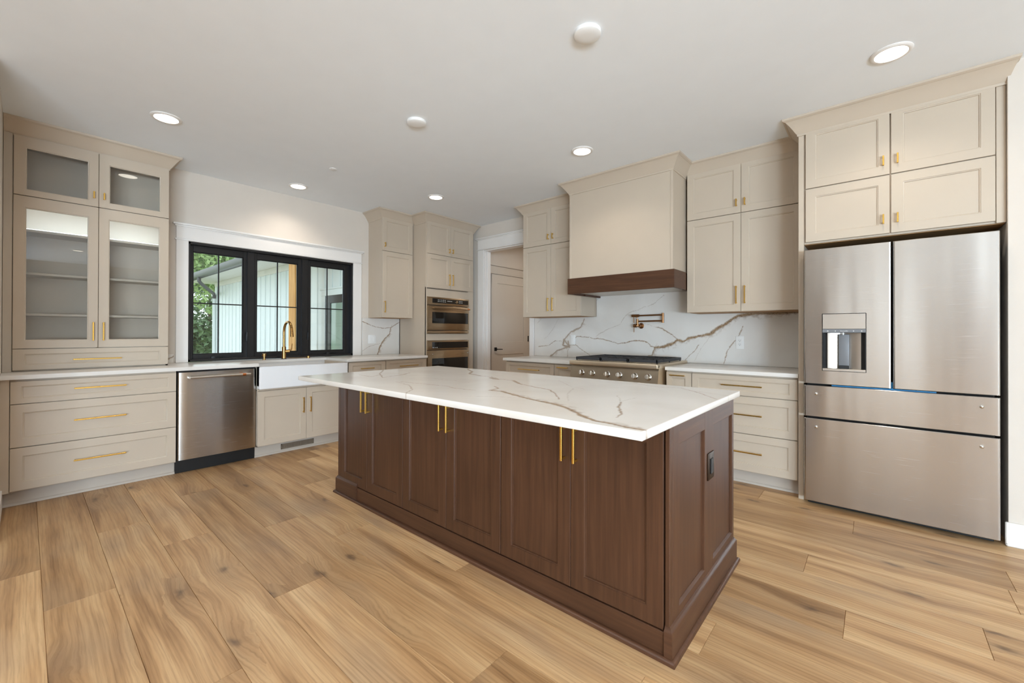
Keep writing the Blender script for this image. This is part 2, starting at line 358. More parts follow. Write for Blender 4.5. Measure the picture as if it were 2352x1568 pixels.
# ------------------------------------------------------------------ the setting
def build_floor():
    PW, PL, Y0 = .231, 1.812, -4.35
    fix = {-1: 1.885, 0: 2.38, 1: 1.565, 2: 2.055, 3: 3.031, 4: 2.234, 5: 2.683, 6: 3.49, 11: 4.832, 12: 5.588, 14: 5.006, 15: 4.457}
    V, Fc, UV, T = [], [], [], []
    x0, x1, y0, y1 = 0.0, 9.5, -8.5, 2.6
    k = math.floor((y0-Y0)/PW)
    while Y0+k*PW < y1:
        a, b = max(Y0+k*PW, y0), min(Y0+(k+1)*PW, y1)
        j = fix.get(k, rng.uniform(0, PL)); j -= math.ceil((j-x0)/PL)*PL
        while j < x1:
            c, d = max(j, x0), min(j+PL, x1)
            if d-c > .004:
                ou, ov = rng.uniform(0, 60), rng.uniform(0, 60); t = (rng.uniform(), rng.uniform(), rng.uniform()); fl = rng.uniform() < .5
                i = len(V); g = .0015
                P = [(c, a), (d, a), (d, b), (c, b)]; Q = [(c+g, a+g), (d-g, a+g), (d-g, b-g), (c+g, b-g)]
                V += [(x, y, -.0032) for x, y in P]+[(x, y, 0) for x, y in Q]
                fs = [(4, 5, 6, 7)]+[(q, (q+1) % 4, 4+(q+1) % 4, 4+q) for q in range(4)]
                for f in fs:
                    Fc.append([i+q for q in f]); T.append(t)
                    for q in f:
                        x, y = (P+Q)[q]; x -= j; y -= Y0+k*PW
                        if fl: x = PL-x
                        UV.append((x+ou, y+ov))
            j += PL
        k += 1
    me = bpy.data.meshes.new('floor'); me.from_pydata(V, [], Fc)
    uv = me.uv_layers.new(name='plank'); uv.data.foreach_set('uv', np.array(UV, 'f').ravel())
    at = me.attributes.new('tone', 'FLOAT_VECTOR', 'FACE'); at.data.foreach_set('vector', np.array(T, 'f').ravel())
    me.materials.append(M['floor'])
    o = bpy.data.objects.new('floor', me); COL.objects.link(o); return struct(o, 'light oak plank floor with visible knots and grain')
build_floor()
b = MB(); b.box(FR, -.15, 9.65, .0-2.75, 8.65, CEIL, CEIL+.12, 0); struct(b.obj('ceiling', M['ceiling']))
WY0, WY1, WZ0, WZ1 = -3.365, -1.640, .884, 2.105       # kitchen window opening
b = MB()
b.box(FW, -8.65, WY0, -.15, 0, 0, CEIL, 0); b.box(FW, WY1, .14, -.15, 0, 0, CEIL, 0)
b.box(FW, WY0, WY1, -.15, 0, 0, WZ0, 0); b.box(FW, WY0, WY1, -.15, 0, WZ1, CEIL, 0)
struct(b.obj('wall_left', M['wall']), 'warm white wall around the black kitchen window')
DX0, DX1, DZ = .765, 1.620, 2.42                         # doorway in the back wall
b = MB()
b.box(FR, 0, DX0, -.12, 0, 0, CEIL, 0); b.box(FR, DX1, 9.5, -.12, 0, 0, CEIL, 0); b.box(FR, DX0, DX1, -.12, 0, DZ, CEIL, 0)
struct(b.obj('wall_back', M['wall']), 'warm white wall behind the range and the hall doorway')
b = MB(); b.box(FR, 0, 1.3, 4.52, 4.64, 0, CEIL, 0); struct(b.obj('wall_near', M['wall']), 'wall end at the far left beside the glass cabinet')
b = MB(); b.box(FR, 5.690, 5.81, .001, .700, 0, CEIL, .001); b.box(FR, 5.81, 9.5, .58, .70, 0, CEIL, 0)
struct(b.obj('wall_right', M['wall']), 'wall to the right of the refrigerator')
b = MB(); zz = [(0, .35), (2.35, CEIL)]
def windowed(bm, F, a0, a1, d0, d1, wins, z0=.35, z1=2.35):
    bm.box(F, a0, a1, d0, d1, 0, z0, 0); bm.box(F, a0, a1, d0, d1, z1, CEIL, 0); p = a0
    for (a, c) in wins: bm.box(F, p, a, d0, d1, z0, z1, 0); p = c
    bm.box(F, p, a1, d0, d1, z0, z1, 0)
windowed(b, FR, 0, 9.5, 8.5, 8.65, STREAK_SLOTS+ADDED_SOUTH_WINDOWS); struct(b.obj('wall_front', M['wall']))
for n_, (a, c) in enumerate(((3.25, 4.20), (6.05, 6.98))):
    b = MB(); b.box(FR, a, c, 8.452, 8.499, .006, 2.18, .003); b.box(FR, a+.14, c-.14, 8.446, 8.46, 1.0, 2.02, .004); b.box(FR, a+.14, c-.14, 8.446, 8.46, .2, .84, .004); struct(b.obj('door_%d' % (n_+2), M['woodv']))  # unseen dark doors added for the refrigerator to reflect
b = MB(); windowed(b, FW, -8.65, 0, 9.5, 9.65, ADDED_EAST_WINDOWS); struct(b.obj('wall_east', M['wall']))
# hall behind the doorway
b = MB(); b.box(FW, .12, 2.6, .18, .30, 0, CEIL, 0); struct(b.obj('wall_hall', M['wall']))
b = MB(); b.box(FW, .12, 2.6, 2.40, 2.52, 0, CEIL, 0); b.box(FR, .18, 2.52, -2.72, -2.6, 0, CEIL, 0); struct(b.obj('wall_pantry', M['wall']))
# baseboards
b = MB(); b.box(FR, 5.676, 9.5, .700, .718, 0, .135, .004); b.box(FR, 5.676, 9.5, .7, .728, 0, .016, .006); struct(b.obj('baseboard_right', M['trim']))
b = MB(); b.box(FR, .57, 1.3, 4.505, 4.52, 0, .135, .003); struct(b.obj('baseboard_left', M['trim']))

# kitchen window: casing, black frame, three sashes
b = MB()
b.box(FW, -3.460, WY0+.002, 0, .020, .915, 2.108, .002); b.box(FW, WY1-.002, -1.530, 0, .020, .915, 2.108, .002)
b.box(FW, -3.470, -1.520, 0, .026, 2.106, 2.122, .005, 2); b.box(FW, -3.460, -1.530, 0, .021, 2.122, 2.240, .002)
b.box(FW, -3.487, -1.500, 0, .042, 2.252, 2.272, .004, 2); b.box(FW, -3.472, -1.514, 0, .030, 2.238, 2.253, .005, 2)
win = struct(b.obj('window_1', M['trim']), 'three-panel black window over the sink in white craftsman casing')
b = MB(); zs, ze = .918, WZ1
for a, c, z0, z1 in ((WY0, WY0+.022, zs, ze), (WY1-.022, WY1, zs, ze), (WY0, WY1, ze-.024, ze), (WY0, WY1, zs, zs+.026)): b.box(FW, a, c, -.125, .003, z0, z1, .002)
for y in (-2.802, -2.228): b.box(FW, y-.036, y+.036, -.115, -.030, zs+.02, ze-.02, .004)
fr = b.obj('window_frame', M['black'], win)
PANES = [(-3.312, -2.870), (-2.738, -2.302), (-2.156, -1.731)]; PZ0, PZ1 = .988, 2.018
for i, (a, c) in enumerate(PANES):
    lo = WY0+.02 if i == 0 else (PANES[i-1][1]+a)/2+.030; hi = WY1-.02 if i == 2 else (c+PANES[i+1][0])/2-.030
    b = MB()
    for u0, u1, z0, z1 in ((lo, a, zs+.024, ze-.022), (c, hi, zs+.024, ze-.022), (a-.001, c+.001, PZ1, ze-.022), (a-.001, c+.001, zs+.024, PZ0)): b.box(FW, u0, u1, -.100, -.052, z0, z1, .003)
    for u0, u1, z0, z1 in ((a, a+.008, PZ0, PZ1), (c-.008, c, PZ0, PZ1), (a, c, PZ0, PZ0+.008), (a, c, PZ1-.008, PZ1)): b.box(FW, u0, u1, -.078, -.064, z0, z1, .002)
    m_ = (a+c)/2; b.box(FW, m_-.006, m_+.006, -.082, -.070, PZ0, PZ1, .001); b.box(FW, a, c, -.082, -.070, 1.499, 1.511, .001)
    sa = b.obj('sash', M['black'], win)
    b = MB(); b.box(FW, a-.003, c+.003, -.089, -.084, PZ0-.003, PZ1+.003, 0); b.obj('pane', M['winglass'], sa)
    if i != 1:
        y = -3.107 if i == 0 else -1.909
        b = MB(); b.box(FW, y-.055, y+.055, -.052, -.030, .936, .966, .006, 2); b.tube([FW(y-.02, -.028, .958), FW(y+.005, -.020, .966), FW(y+.045, -.018, .957)], .006, 8); b.obj('crank_handle', M['blackmat'], sa)
for y in (-2.838, -2.192):
    b = MB(); b.box(FW, y-.008, y+.008, -.052, -.040, 1.10, 1.19, .003, 2); b.tube([FW(y, -.032, 1.12), FW(y-.004, -.022, 1.16), FW(y-.004, -.020, 1.215)], [.008, .008, .005], 8); b.obj('lock_lever', M['blackmat'], win)

# doorway casing in the back wall
b = MB()
b.box(FR, .640, DX0-.004, 0, .019, 0, DZ+.004, .002); b.box(FR, DX1+.004, 1.698, 0, .019, 0, DZ+.004, .002)
b.box(FR, .630, 1.712, 0, .026, DZ+.004, DZ+.020, .005, 2); b.box(FR, .640, 1.700, 0, .021, DZ+.020, 2.575, .002)
b.box(FR, .606, 1.735, 0, .044, 2.586, 2.605, .004, 2); b.box(FR, .622, 1.720, 0, .032, 2.573, 2.587, .005, 2)
b.box(FR, DX0-.002, DX0+.010, -.121, .001, 0, DZ, .001); b.box(FR, DX1-.010, DX1+.002, -.121, .001, 0, DZ, .001); b.box(FR, DX0+.010, DX1-.010, -.121, .001, DZ-.012, DZ+.001, .001)
b.box(FR, DX0+.009, DX0+.022, -.075, -.040, 0, DZ-.012, .002); b.box(FR, DX1-.022, DX1-.009, -.075, -.040, 0, DZ-.012, .002)
struct(b.obj('trim_1', M['trim']), 'white craftsman casing around the hall doorway')
# closed door in the hall
D0, D1, DT = .605, 1.560, 2.180
b = MB(); b.box(FW, D0, D1, .301, .330, .008, DT, .001)
for z0, z1 in ((.008, .20), (.844, 1.057), (2.036, DT)): b.box(FW, D0, D1, .329, .338, z0, z1, .002)
for u0, u1 in ((D0, .742), (1.435, D1)): b.box(FW, u0, u1, .329, .3382, .008, DT, .002)
dr = struct(b.obj('door_1', M['doorpaint']), 'beige two-panel door with black lever in the hall')
b = MB(); b.box(FW, .470, D0-.004, .300, .318, 0, DT+.012, .002); b.box(FW, D1+.004, 1.672, .300, .318, 0, DT+.012, .002)
b.box(FW, .455, 1.69, .300, .326, DT+.012, DT+.028, .004); b.box(FW, .470, 1.672, .300, .319, DT+.028, 2.325, .002); b.box(FW, .44, 1.70, .300, .340, 2.325, 2.350, .005, 2)
b.obj('door_casing', M['doorpaint'], dr)
b = MB(); b.box(FW, .668, .728, .338, .346, .910, .970, .002); b.tube([FW(.698, .345, .940), FW(.698, .385, .940)], .009, 10); b.tube([FW(.692, .383, .940), FW(.80, .385, .937), FW(.822, .385, .935)], [.008, .007, .006], 10)
b.obj('door_handle', M['blackmat'], dr)
for z in (.25, 1.105, 1.95): b = MB(); b.box(FW, D1-.012, D1+.016, .336, .343, z-.05, z+.05, .002); b.tube([FW(D1+.002, .345, z-.052), FW(D1+.002, .345, z+.052)], .006, 8); b.obj('hinge', M['blackmat'], dr)

# ------------------------------------------------------------------ lamps and ceiling plates
def recessed(x, y, label, k=1.0):
    t = thing('recessed_light', label, 'ceiling light', (x, y, CEIL-.012), 'recessed ceiling lights')
    MB().lathe((x, y, CEIL), (0, 0, -1), [(0, .0935), (.004, .0935), (.009, .088), (.011, .080), (.010, .0725), (.002, .0715), (0, .0715)], 40).obj('trim_ring', M['trim'], t)
    MB().lathe((x, y, CEIL-.0025), (0, 0, -1), [(0, .0712), (.004, .0712), (.0055, .05), (.006, 0)], 32).obj('diffuser', M['lamp'], t)
    d = bpy.data.lights.new('lamp', 'SPOT'); d.energy = LAMP_POWER*4*k; d.color = LAMP_COL if k == 1 else (.98, .97, .94); d.spot_size = math.radians(140); d.spot_blend = .7; d.shadow_soft_size = .06
    o = bpy.data.objects.new('lamp', d); COL.objects.link(o); o.parent = t; o.location = (0, 0, -.012)
recessed(5.179, -1.239, 'lit round ceiling light nearest the refrigerator cabinet')
recessed(3.192, -1.264, 'lit round ceiling light just in front of the range hood')
recessed(1.245, -1.293, 'lit round ceiling light in front of the oven tower')
recessed(.402, -2.489, 'lit round ceiling light centred above the sink window')
recessed(1.166, -3.736, 'lit round ceiling light in front of the glass-door cabinet')
for x, y, where in ((3.19, -3.74, 'over the open floor left of the camera'), (5.18, -3.74, 'above the camera'), (7.2, -3.74, 'right of the camera'),
                    (3.19, -6.3, 'behind and left of the camera'), (5.18, -6.3, 'straight behind the camera'), (7.2, -6.3, 'behind and right of the camera')):
    recessed(x, y, 'added unseen ceiling light for fill, '+where, 3.1)  # lamps added out of view to fill and even the room light
for x, y, lab in ((3.971, -2.488, 'blank white round ceiling plate nearer the camera, above the island'), (2.519, -2.502, 'blank white round ceiling plate farther from the camera, towards the oven tower')):
    o = MB().lathe((x, y, CEIL), (0, 0, -1), [(0, .0705), (.010, .0715), (.018, .069), (.023, .060), (.025, .03), (.0255, 0)], 40).obj('ceiling_cover_plate', M['plastic']); tag(o, lab, 'ceiling plate', 'blank ceiling plates over the island')
o = MB().lathe((1.150, -2.470, CEIL), (0, 0, -1), [(0, .034), (.004, .033), (.006, .026), (.008, .010), (.009, 0)], 28).obj('sprinkler_cover', M['plastic']); tag(o, 'tiny white round sprinkler cover on the ceiling near the window', 'sprinkler')
d = bpy.data.lights.new('hall_lamp', 'AREA'); d.shape = 'DISK'; d.size = .14; d.energy = 9; d.color = LAMP_COL
o = bpy.data.objects.new('hall_lamp', d); COL.objects.link(o); o.location = (1.5, 1.3, CEIL-.02)

# ------------------------------------------------------------------ veined quartz
VEIN_R = [
    ([(3.328,1.06),(3.42,1.069),(3.479,1.094),(3.525,1.111),(3.564,1.141),(3.627,1.132),(3.677,1.159),(3.739,1.175),(3.881,1.207),(3.945,1.257),(4.029,1.305),(4.073,1.343),(4.127,1.375),(4.217,1.393),(4.275,1.397),(4.396,1.399),(4.558,1.399),(4.625,1.406)], 0.011, 1, 1),
    ([(3.328,1.06),(3.311,1.009),(3.297,0.975),(3.213,0.955),(3.141,0.945)], 0.006, 0.9,-1),
    ([(3.325,1.067),(3.28,1.073),(3.252,1.11),(3.213,1.123),(3.155,1.13),(3.053,1.123),(2.993,1.104),(2.893,1.096),(2.799,1.122),(2.677,1.149),(2.586,1.149),(2.482,1.166),(2.354,1.17),(2.321,1.146)], 0.004, 1, 0),
    ([(3.426,1.617),(3.402,1.595),(3.338,1.545),(3.283,1.51),(3.212,1.502),(3.148,1.47),(3.082,1.459),(3.015,1.425),(2.962,1.374),(2.932,1.317),(2.838,1.279),(2.767,1.257),(2.677,1.21),(2.627,1.176)], 0.0022, 0.55, 0),
    ([(3.177,1.332),(3.234,1.31),(3.352,1.272)], 0.0022, 0.55, 0),
    ([(3.352,1.276),(3.413,1.259),(3.46,1.222),(3.519,1.199),(3.538,1.173),(3.57,1.144),(3.627,1.132)], 0.0045, 1, 0),
    ([(3.778,1.1),(3.739,1.042),(3.69,0.996),(3.64,0.93)], 0.004, 0.85, 0),
    ([(4.175,1.277),(4.138,1.197),(4.106,1.149),(4.067,1.1),(4.035,1.027),(4.018,0.966),(4.004,0.92)], 0.004, 0.8, 0),
    ([(3.881,1.183),(3.799,1.063),(3.733,0.941)], 0.002, 0.3, 0),
    ([(2.457,1.382),(2.413,1.282),(2.267,1.22),(2.173,1.124),(2.249,1.046),(2.077,0.993),(1.979,0.925),(1.939,0.874)], 0.008, 0.75,-1),
    ([(2.135,1.11),(2.038,1.114),(1.938,1.055),(1.774,1.035)], 0.004, 0.9, 0),
    ([(2.173,1.124),(2.154,1.06),(2.249,1.038),(2.23,1.109)], 0.016, 0.8, 0),
    ([(2.249,1.062),(2.341,1.071),(2.413,1.019),(2.537,0.954)], 0.004, 0.9, 0),
    ([(2.086,1.389),(2.018,1.284),(1.938,1.186),(1.867,1.136)], 0.0022, 0.5, 0),
    ([(2.249,1.046),(2.221,0.982),(2.221,0.871)], 0.004, 0.8, 0),
    ([(2.788,1.265),(2.656,1.205),(2.614,1.167)], 0.0022, 0.5, 0),
    ([(2.647,1.611),(2.604,1.575),(2.466,1.404)], 0.003, 0.5, 0),
    ([(1.815,1.394),(1.752,1.345)], 0.002, 0.5, 0),
]
VEIN_I = [
    ([(3.529,-2.759),(3.604,-2.742),(3.81,-2.829),(3.943,-2.866),(4.042,-2.884),(4.144,-2.932),(4.269,-3.03),(4.352,-3.074),(4.429,-3.091),(4.491,-3.103),(4.544,-3.103)], 0.008, 1, -1),
    ([(3.529,-2.759),(3.51,-2.669),(3.435,-2.622)], 0.006, 0.9, 0),
    ([(2.939,-2.257),(3.047,-2.249),(3.189,-2.322),(3.325,-2.322),(3.481,-2.432),(3.645,-2.491),(3.743,-2.514),(3.857,-2.612),(3.981,-2.757)], 0.005, 0.9, 0),
    ([(3.091,-2.295),(3.17,-2.339),(3.205,-2.339)], 0.012, 0.8, 0),
    ([(3.34,-2.339),(3.426,-2.402),(3.498,-2.442)], 0.01, 0.8, 0),
    ([(4.24,-2.637),(4.299,-2.782),(4.366,-2.892),(4.387,-2.973)], 0.005, 0.9, 0),
    ([(4.24,-2.637),(4.195,-2.565),(4.136,-2.478)], 0.002, 0.5, 0),
    ([(4.235,-2.627),(4.236,-2.529),(4.239,-2.471)], 0.002, 0.35, 0),
    ([(2.854,-2.593),(3.038,-2.582),(3.189,-2.589)], 0.002, 0.5, 0),
    ([(2.825,-2.848),(2.999,-2.828),(3.214,-2.797),(3.333,-2.828),(3.471,-2.811)], 0.0028, 0.75, 0),
    ([(2.019,-2.458),(2.286,-2.659),(2.542,-2.794),(2.503,-2.708),(2.484,-2.615),(2.388,-2.463)], 0.005, 0.7, 0),
    ([(2.242,-2.798),(2.426,-2.814),(2.351,-2.698)], 0.004, 0.7, 0),
    ([(2.462,-1.924),(2.685,-2.081),(2.783,-2.205),(2.949,-2.247)], 0.008, 0.9, 0),
    ([(3.945,-1.906),(4.122,-2.003),(4.273,-1.96),(4.422,-2.105),(4.538,-2.259)], 0.003, 0.65, 0),
    ([(4.293,-2.019),(4.426,-2.054),(4.561,-2.115)], 0.002, 0.5, 0),
    ([(3.545,-2.123),(3.769,-2.321),(3.894,-2.378)], 0.002, 0.4, 0),
    ([(3.824,-2.387),(3.924,-2.598),(4.046,-2.774)], 0.002, 0.35, 0),
    ([(3.593,-2.982),(3.711,-2.901),(3.836,-2.847)], 0.0022, 0.5, 0),
    ([(2.807,-2.864),(3.034,-2.924),(3.187,-3.014),(3.284,-3.125),(3.444,-3.237)], 0.003, 0.6, 0),
]
VEIN_W = [
    ([(-1.506,1.354),(-1.405,1.317),(-1.318,1.287),(-1.212,1.272),(-1.084,1.281),(-1.009,1.323),(-0.932,1.366)], 0.004, 1, 0),
    ([(-1.084,1.281),(-1.102,1.192),(-1.193,1.112),(-1.247,1.033),(-1.29,0.908)], 0.006, 1,-1),
    ([(-1.504,0.97),(-1.404,1.029),(-1.247,1.065)], 0.0025, 0.6, 0),
    ([(-3.565,0.925),(-3.52,0.95),(-3.46,0.99)], 0.006, 0.8, 0),
]

def vnoise(x, y, seed):
    xi, yi = np.floor(x).astype(np.int64), np.floor(y).astype(np.int64); fx, fy = x-xi, y-yi
    fx, fy = fx*fx*(3-2*fx), fy*fy*(3-2*fy)
    def h(a, b_):
        n = (a*374761393+b_*668265263+seed*974634777) & 0x7fffffff; n = (n ^ (n >> 13))*1274126177 & 0x7fffffff
        return ((n ^ (n >> 16)) & 0xffff)/65535.0
    return (h(xi, yi)*(1-fx)+h(xi+1, yi)*fx)*(1-fy)+(h(xi, yi+1)*(1-fx)+h(xi+1, yi+1)*fx)*fy
def fbm(x, y, s): return .5*vnoise(x, y, s)+.3*vnoise(x*2.1, y*2.1, s+1)+.2*vnoise(x*4.3, y*4.3, s+2)
def vein_field(a, b_, veins, flip=1):
    v = np.zeros(a.shape)
    ja = a+.014*(fbm(a*22, b_*22, 5)-.5)+.006*(vnoise(a*120, b_*120, 9)-.5); jb = b_+.014*(fbm(a*22, b_*22, 15)-.5)+.006*(vnoise(a*120, b_*120, 19)-.5)
    for q, (pts, w, st, side) in enumerate(veins):
        best = np.full(a.shape, 9.0); sg = np.zeros(a.shape)
        lo = np.array(pts).min(0)-.16; hi = np.array(pts).max(0)+.16
        k = np.where((a > lo[0]) & (a < hi[0]) & (b_ > lo[1]) & (b_ < hi[1]))[0]
        if not len(k): continue
        x, y = ja[k], jb[k]; bd = np.full(len(k), 9.0); bs = np.zeros(len(k))
        for (x0, y0), (x1, y1) in zip(pts, pts[1:]):
            dx, dy = x1-x0, y1-y0; l2 = dx*dx+dy*dy+1e-9
            t = np.clip(((x-x0)*dx+(y-y0)*dy)/l2, 0, 1); d = np.hypot(x-x0-t*dx, y-y0-t*dy); c = np.sign(dx*(y-y0)-dy*(x-x0))
            u = d < bd; bd[u] = d[u]; bs[u] = c[u]
        ww = w*(1.5 if side else 1.15)*(.35+1.1*fbm(a[k]*9+q, b_[k]*9, 31+q)); iv = st*np.clip(1.6-1.3*bd/ww, 0, 1)
        if side:
            s_ = -bs*side > 0; R = .055*(.5+fbm(a[k]*7, b_[k]*7, 77))
            f = np.clip(1-bd/R, 0, 1)*np.clip((fbm(a[k]*38, b_[k]*38, 51+q)-.50)*4+.85*np.clip(1-bd/.030, 0, 1), 0, 1)*.75
            iv = np.maximum(iv, np.where(s_, f*st, 0))
        v[k] = np.maximum(v[k], iv)
    return v
def vein_slab(name, a0, a1, b0, b1, step, veins, to3, skirt, m, keep=None):
    na, nb = int(round((a1-a0)/step))+1, int(round((b1-b0)/step))+1
    A, B = np.meshgrid(np.linspace(a0, a1, na), np.linspace(b0, b1, nb)); A, B = A.ravel(), B.ravel()
    val = vein_field(A, B, veins); idx = np.arange(na*nb).reshape(nb, na)
    q = np.stack([idx[:-1, :-1], idx[:-1, 1:], idx[1:, 1:], idx[1:, :-1]], -1).reshape(-1, 4)
    if keep is not None:
        ca, cb = A[q].mean(1), B[q].mean(1); q = q[keep(ca, cb)]
    lay = [to3(A, B, 0)]; faces = [q]; vals = [val]; e = {}
    # boundary edges
    ed = np.concatenate([q[:, [0, 1]], q[:, [1, 2]], q[:, [2, 3]], q[:, [3, 0]]]); key = np.sort(ed, 1); kk = key[:, 0]*(na*nb)+key[:, 1]
    un, inv, cnt = np.unique(kk, return_inverse=True, return_counts=True); bd = ed[cnt[inv] == 1]
    bv = np.unique(bd); mp = {int(v): i for i, v in enumerate(bv)}; n0 = na*nb; prev = {int(v): int(v) for v in bv}
    ca, cb = A[bv], B[bv]; oa = np.where(ca < a0+1e-6, -1, np.where(ca > a1-1e-6, 1, 0)); ob = np.where(cb < b0+1e-6, -1, np.where(cb > b1-1e-6, 1, 0))
    for out, dep in skirt:
        lay.append(to3(ca+oa*out, cb+ob*out, dep)); vals.append(val[bv])
        cur = {int(v): n0+i for i, v in enumerate(bv)}
        faces.append(np.array([(prev[int(i)], cur[int(i)], cur[int(j)], prev[int(j)]) for i, j in bd])); prev = cur; n0 += len(bv)
    V = np.concatenate(lay).astype('f'); Q = np.concatenate(faces).astype('i'); val = np.concatenate(vals).astype('f')
    used = np.zeros(len(V), bool); used[Q.ravel()] = True; rm = np.cumsum(used)-1; V = V[used]; val = val[used]; Q = rm[Q].astype('i')
    me = bpy.data.meshes.new(name); me.vertices.add(len(V)); me.vertices.foreach_set('co', V.ravel())
    me.loops.add(Q.size); me.loops.foreach_set('vertex_index', Q.ravel()); me.polygons.add(len(Q)); me.polygons.foreach_set('loop_start', np.arange(0, Q.size, 4, dtype='i'))
    me.update(calc_edges=True); me.validate()
    at = me.attributes.new('vein', 'FLOAT', 'POINT'); at.data.foreach_set('value', val)
    me.materials.append(m); o = bpy.data.objects.new(name, me); COL.objects.link(o); return o

SLAB = [2.005, 4.553, -3.130, -1.875]; SZ = .903
o = vein_slab('island_countertop', *SLAB, .0045, VEIN_I, lambda a, b_, d: np.stack([a, b_, np.full(a.shape, SZ-d)], -1), [(.0022, .0008), (.0030, .003), (.0030, .027), (.0020, .0295), (-.004, .030), (-.3, .030)], M['quartz'])
tag(o, 'white quartz island top with brown veins and a front overhang', 'countertop')
BT = .012
o = vein_slab('backsplash', 1.702, 4.662, .9145, 1.690, .005, VEIN_R, lambda a, b_, d: np.stack([a, np.full(a.shape, -BT+d), b_], -1), [(0, .0006), (0, BT-.0006)], M['quartz'], keep=lambda a, b_: (b_ < 1.4035) | ((a > 2.628) & (a < 3.762)))
tag(o, 'white veined quartz backsplash slab behind the range and pot filler', 'backsplash')
o = vein_slab('backsplash', -1.512, -.944, .9145, 1.403, .005, VEIN_W, lambda a, b_, d: np.stack([np.full(a.shape, BT-d), a, b_], -1), [(0, .0006), (0, BT-.0006)], M['quartz'])
tag(o, 'veined quartz backsplash between the window and the oven tower', 'backsplash')
o = vein_slab('backsplash', -3.562, -3.474, .9145, 1.0, .005, VEIN_W, lambda a, b_, d: np.stack([np.full(a.shape, BT-d), a, b_], -1), [(0, .0006), (0, BT-.0006)], M['quartz'])
tag(o, 'narrow backsplash strip between the glass-door cabinet and window casing', 'backsplash')
CT0, CT1 = .884, .914
SK0, SK1 = -2.950, -2.058       # sink span along the window wall
o = MB().poly([(.001, -4.519), (.655, -4.519), (.655, SK0+.004), (.165, SK0+.004), (.165, SK1-.004), (.655, SK1-.004), (.655, -.943), (.001, -.943), (.001, WY1-.003), (-.052, WY1-.003), (-.052, WY0+.003), (.001, WY0+.003)], CT0, CT1, .003).obj('countertop', M['quartz'])
tag(o, 'long pale quartz countertop along the window wall, cut around the sink', 'countertop')
o = MB().poly([(1.722, -.001), (1.722, -.652), (2.738, -.652), (2.738, -.001)], CT0, CT1).obj('countertop', M['quartz']); tag(o, 'short quartz countertop left of the range', 'countertop')
o = MB().poly([(3.682, -.001), (3.682, -.652), (4.676, -.652), (4.676, -.001)], CT0, CT1).obj('countertop', M['quartz']); tag(o, 'quartz countertop between the range and the refrigerator', 'countertop')
# ------------------------------------------------------------------ cabinets
G = M['greige']; GD = M['gold']
def toe(F, u0, u1, df, parent, z=.105):
    b = MB(); b.box(F, u0, u1, df-.085, df-.070, 0, z, .001); b.obj('toe_kick', M['toe'], parent)
    b = MB(); b.sweep(F, [(0, .0005), (.014, .0005), (.012, .010), (.006, .017), (0, .019)], [(u0, df-.070), (u1, df-.070)], [(0, 1), (0, 1)]); b.obj('shoe_moulding', M['toe'], parent)
def carcass(F, u0, u1, d0, d1, z0, z1, parent, bev=.001):
    b = MB(); b.box(F, u0, u1, d0, d1, z0, z1, bev); return b.obj('body', G, parent)
def door(F, u0, u1, z0, z1, d0, d1, parent, pull=None, m=None, fw=.057, pm=None, name='door', w=.009, out=.030):
    o = MB().shaker(F, u0, u1, z0, z1, d0, d1, fw).obj(name, m or G, parent)
    if pull:
        if pull[0] == 'v': pull_v(F, pull[1], pull[2], pull[3], d1, pm or GD, o, w, out)
        else: pull_h(F, pull[1], pull[2], pull[3], d1, pm or GD, o, w, out)
    return o
ZB = [(.1145, .4075), (.4135, .7085), (.7135, .8680)]
def drawers(F, u0, u1, df, parent, rows, pulls):
    for (z0, z1), p in zip(rows, pulls):
        MBo = MB().shaker(F, u0, u1, z0, z1, df-.019, df, .050 if z1-z0 < .2 else .057, .034 if z1-z0 < .2 else .057).obj('drawer', G, parent)
        if p: pull_h(F, p[0], p[1], p[2], df, GD, MBo)
XB = .630
# left drawer base
t = thing('drawer_cabinet', 'greige three-drawer base cabinet under the glass-door cabinet, left of dishwasher', 'cabinet', (.3, -4.02, 0))
carcass(FW, -4.518, -3.566, .001, XB-.020, .106, CT0-.001, t)
b = MB(); b.box(FW, -4.518, -4.477, XB-.021, XB-.002, .106, CT0-.001, .001); b.obj('filler_strip', G, t)
drawers(FW, -4.473, -3.569, XB, t, ZB, [(-4.170, -3.883, .266), (-4.170, -3.883, .564), (-4.170, -3.884, .797)])
toe(FW, -4.518, -3.566, XB, t)
# glass hutch
t = thing('glass_door_cabinet', 'tall greige cabinet with four glass doors standing on the left counter', 'cabinet', (.15, -4.02, CT1))
XU = .300; y0, y1, ym = -4.471, -3.564, -4.0175
b = MB(); T = .018
b.box(FW, -4.518, y0+.006, .001, XU-.020, CT1+.001, CEIL-.001, .001); b.box(FW, y1-T, y1, .001, XU-.020, CT1+.001, CEIL-.001, .001)
b.box(FW, y0, y1, .001, .012, CT1, CEIL-.001, 0)
for z0, z1 in ((CT1+.001, .930), (1.076, 1.094), (2.222, 2.240), (2.655, CEIL-.001)): b.box(FW, y0, y1, .010, XU-.020, z0, z1, .001)
b.box(FW, ym-.012, ym+.012, XU-.045, XU-.020, 1.08, 2.68, .001)
b.box(FW, -4.518, y0-.003, XU-.021, XU-.004, CT1+.001, 2.680, .001)
b.obj('body', M['inside'], t)
for z in (1.345, 1.657, 1.984): b = MB(); b.box(FW, y0+.008, y1-T-.001, .013, XU-.060, z-.010, z+.009, .002); b.obj('shelf', M['inside'], t)
b = MB(); b.box(FW, y0+.012, y1-T-.004, XU-.075, XU-.068, 1.9935, 1.998, .0005); b.obj('added_glow_strip', emis('added_cool_glow', (.85, .93, 1.0), 2.0), t)  # glowing strip and lamp added to brighten the top compartment
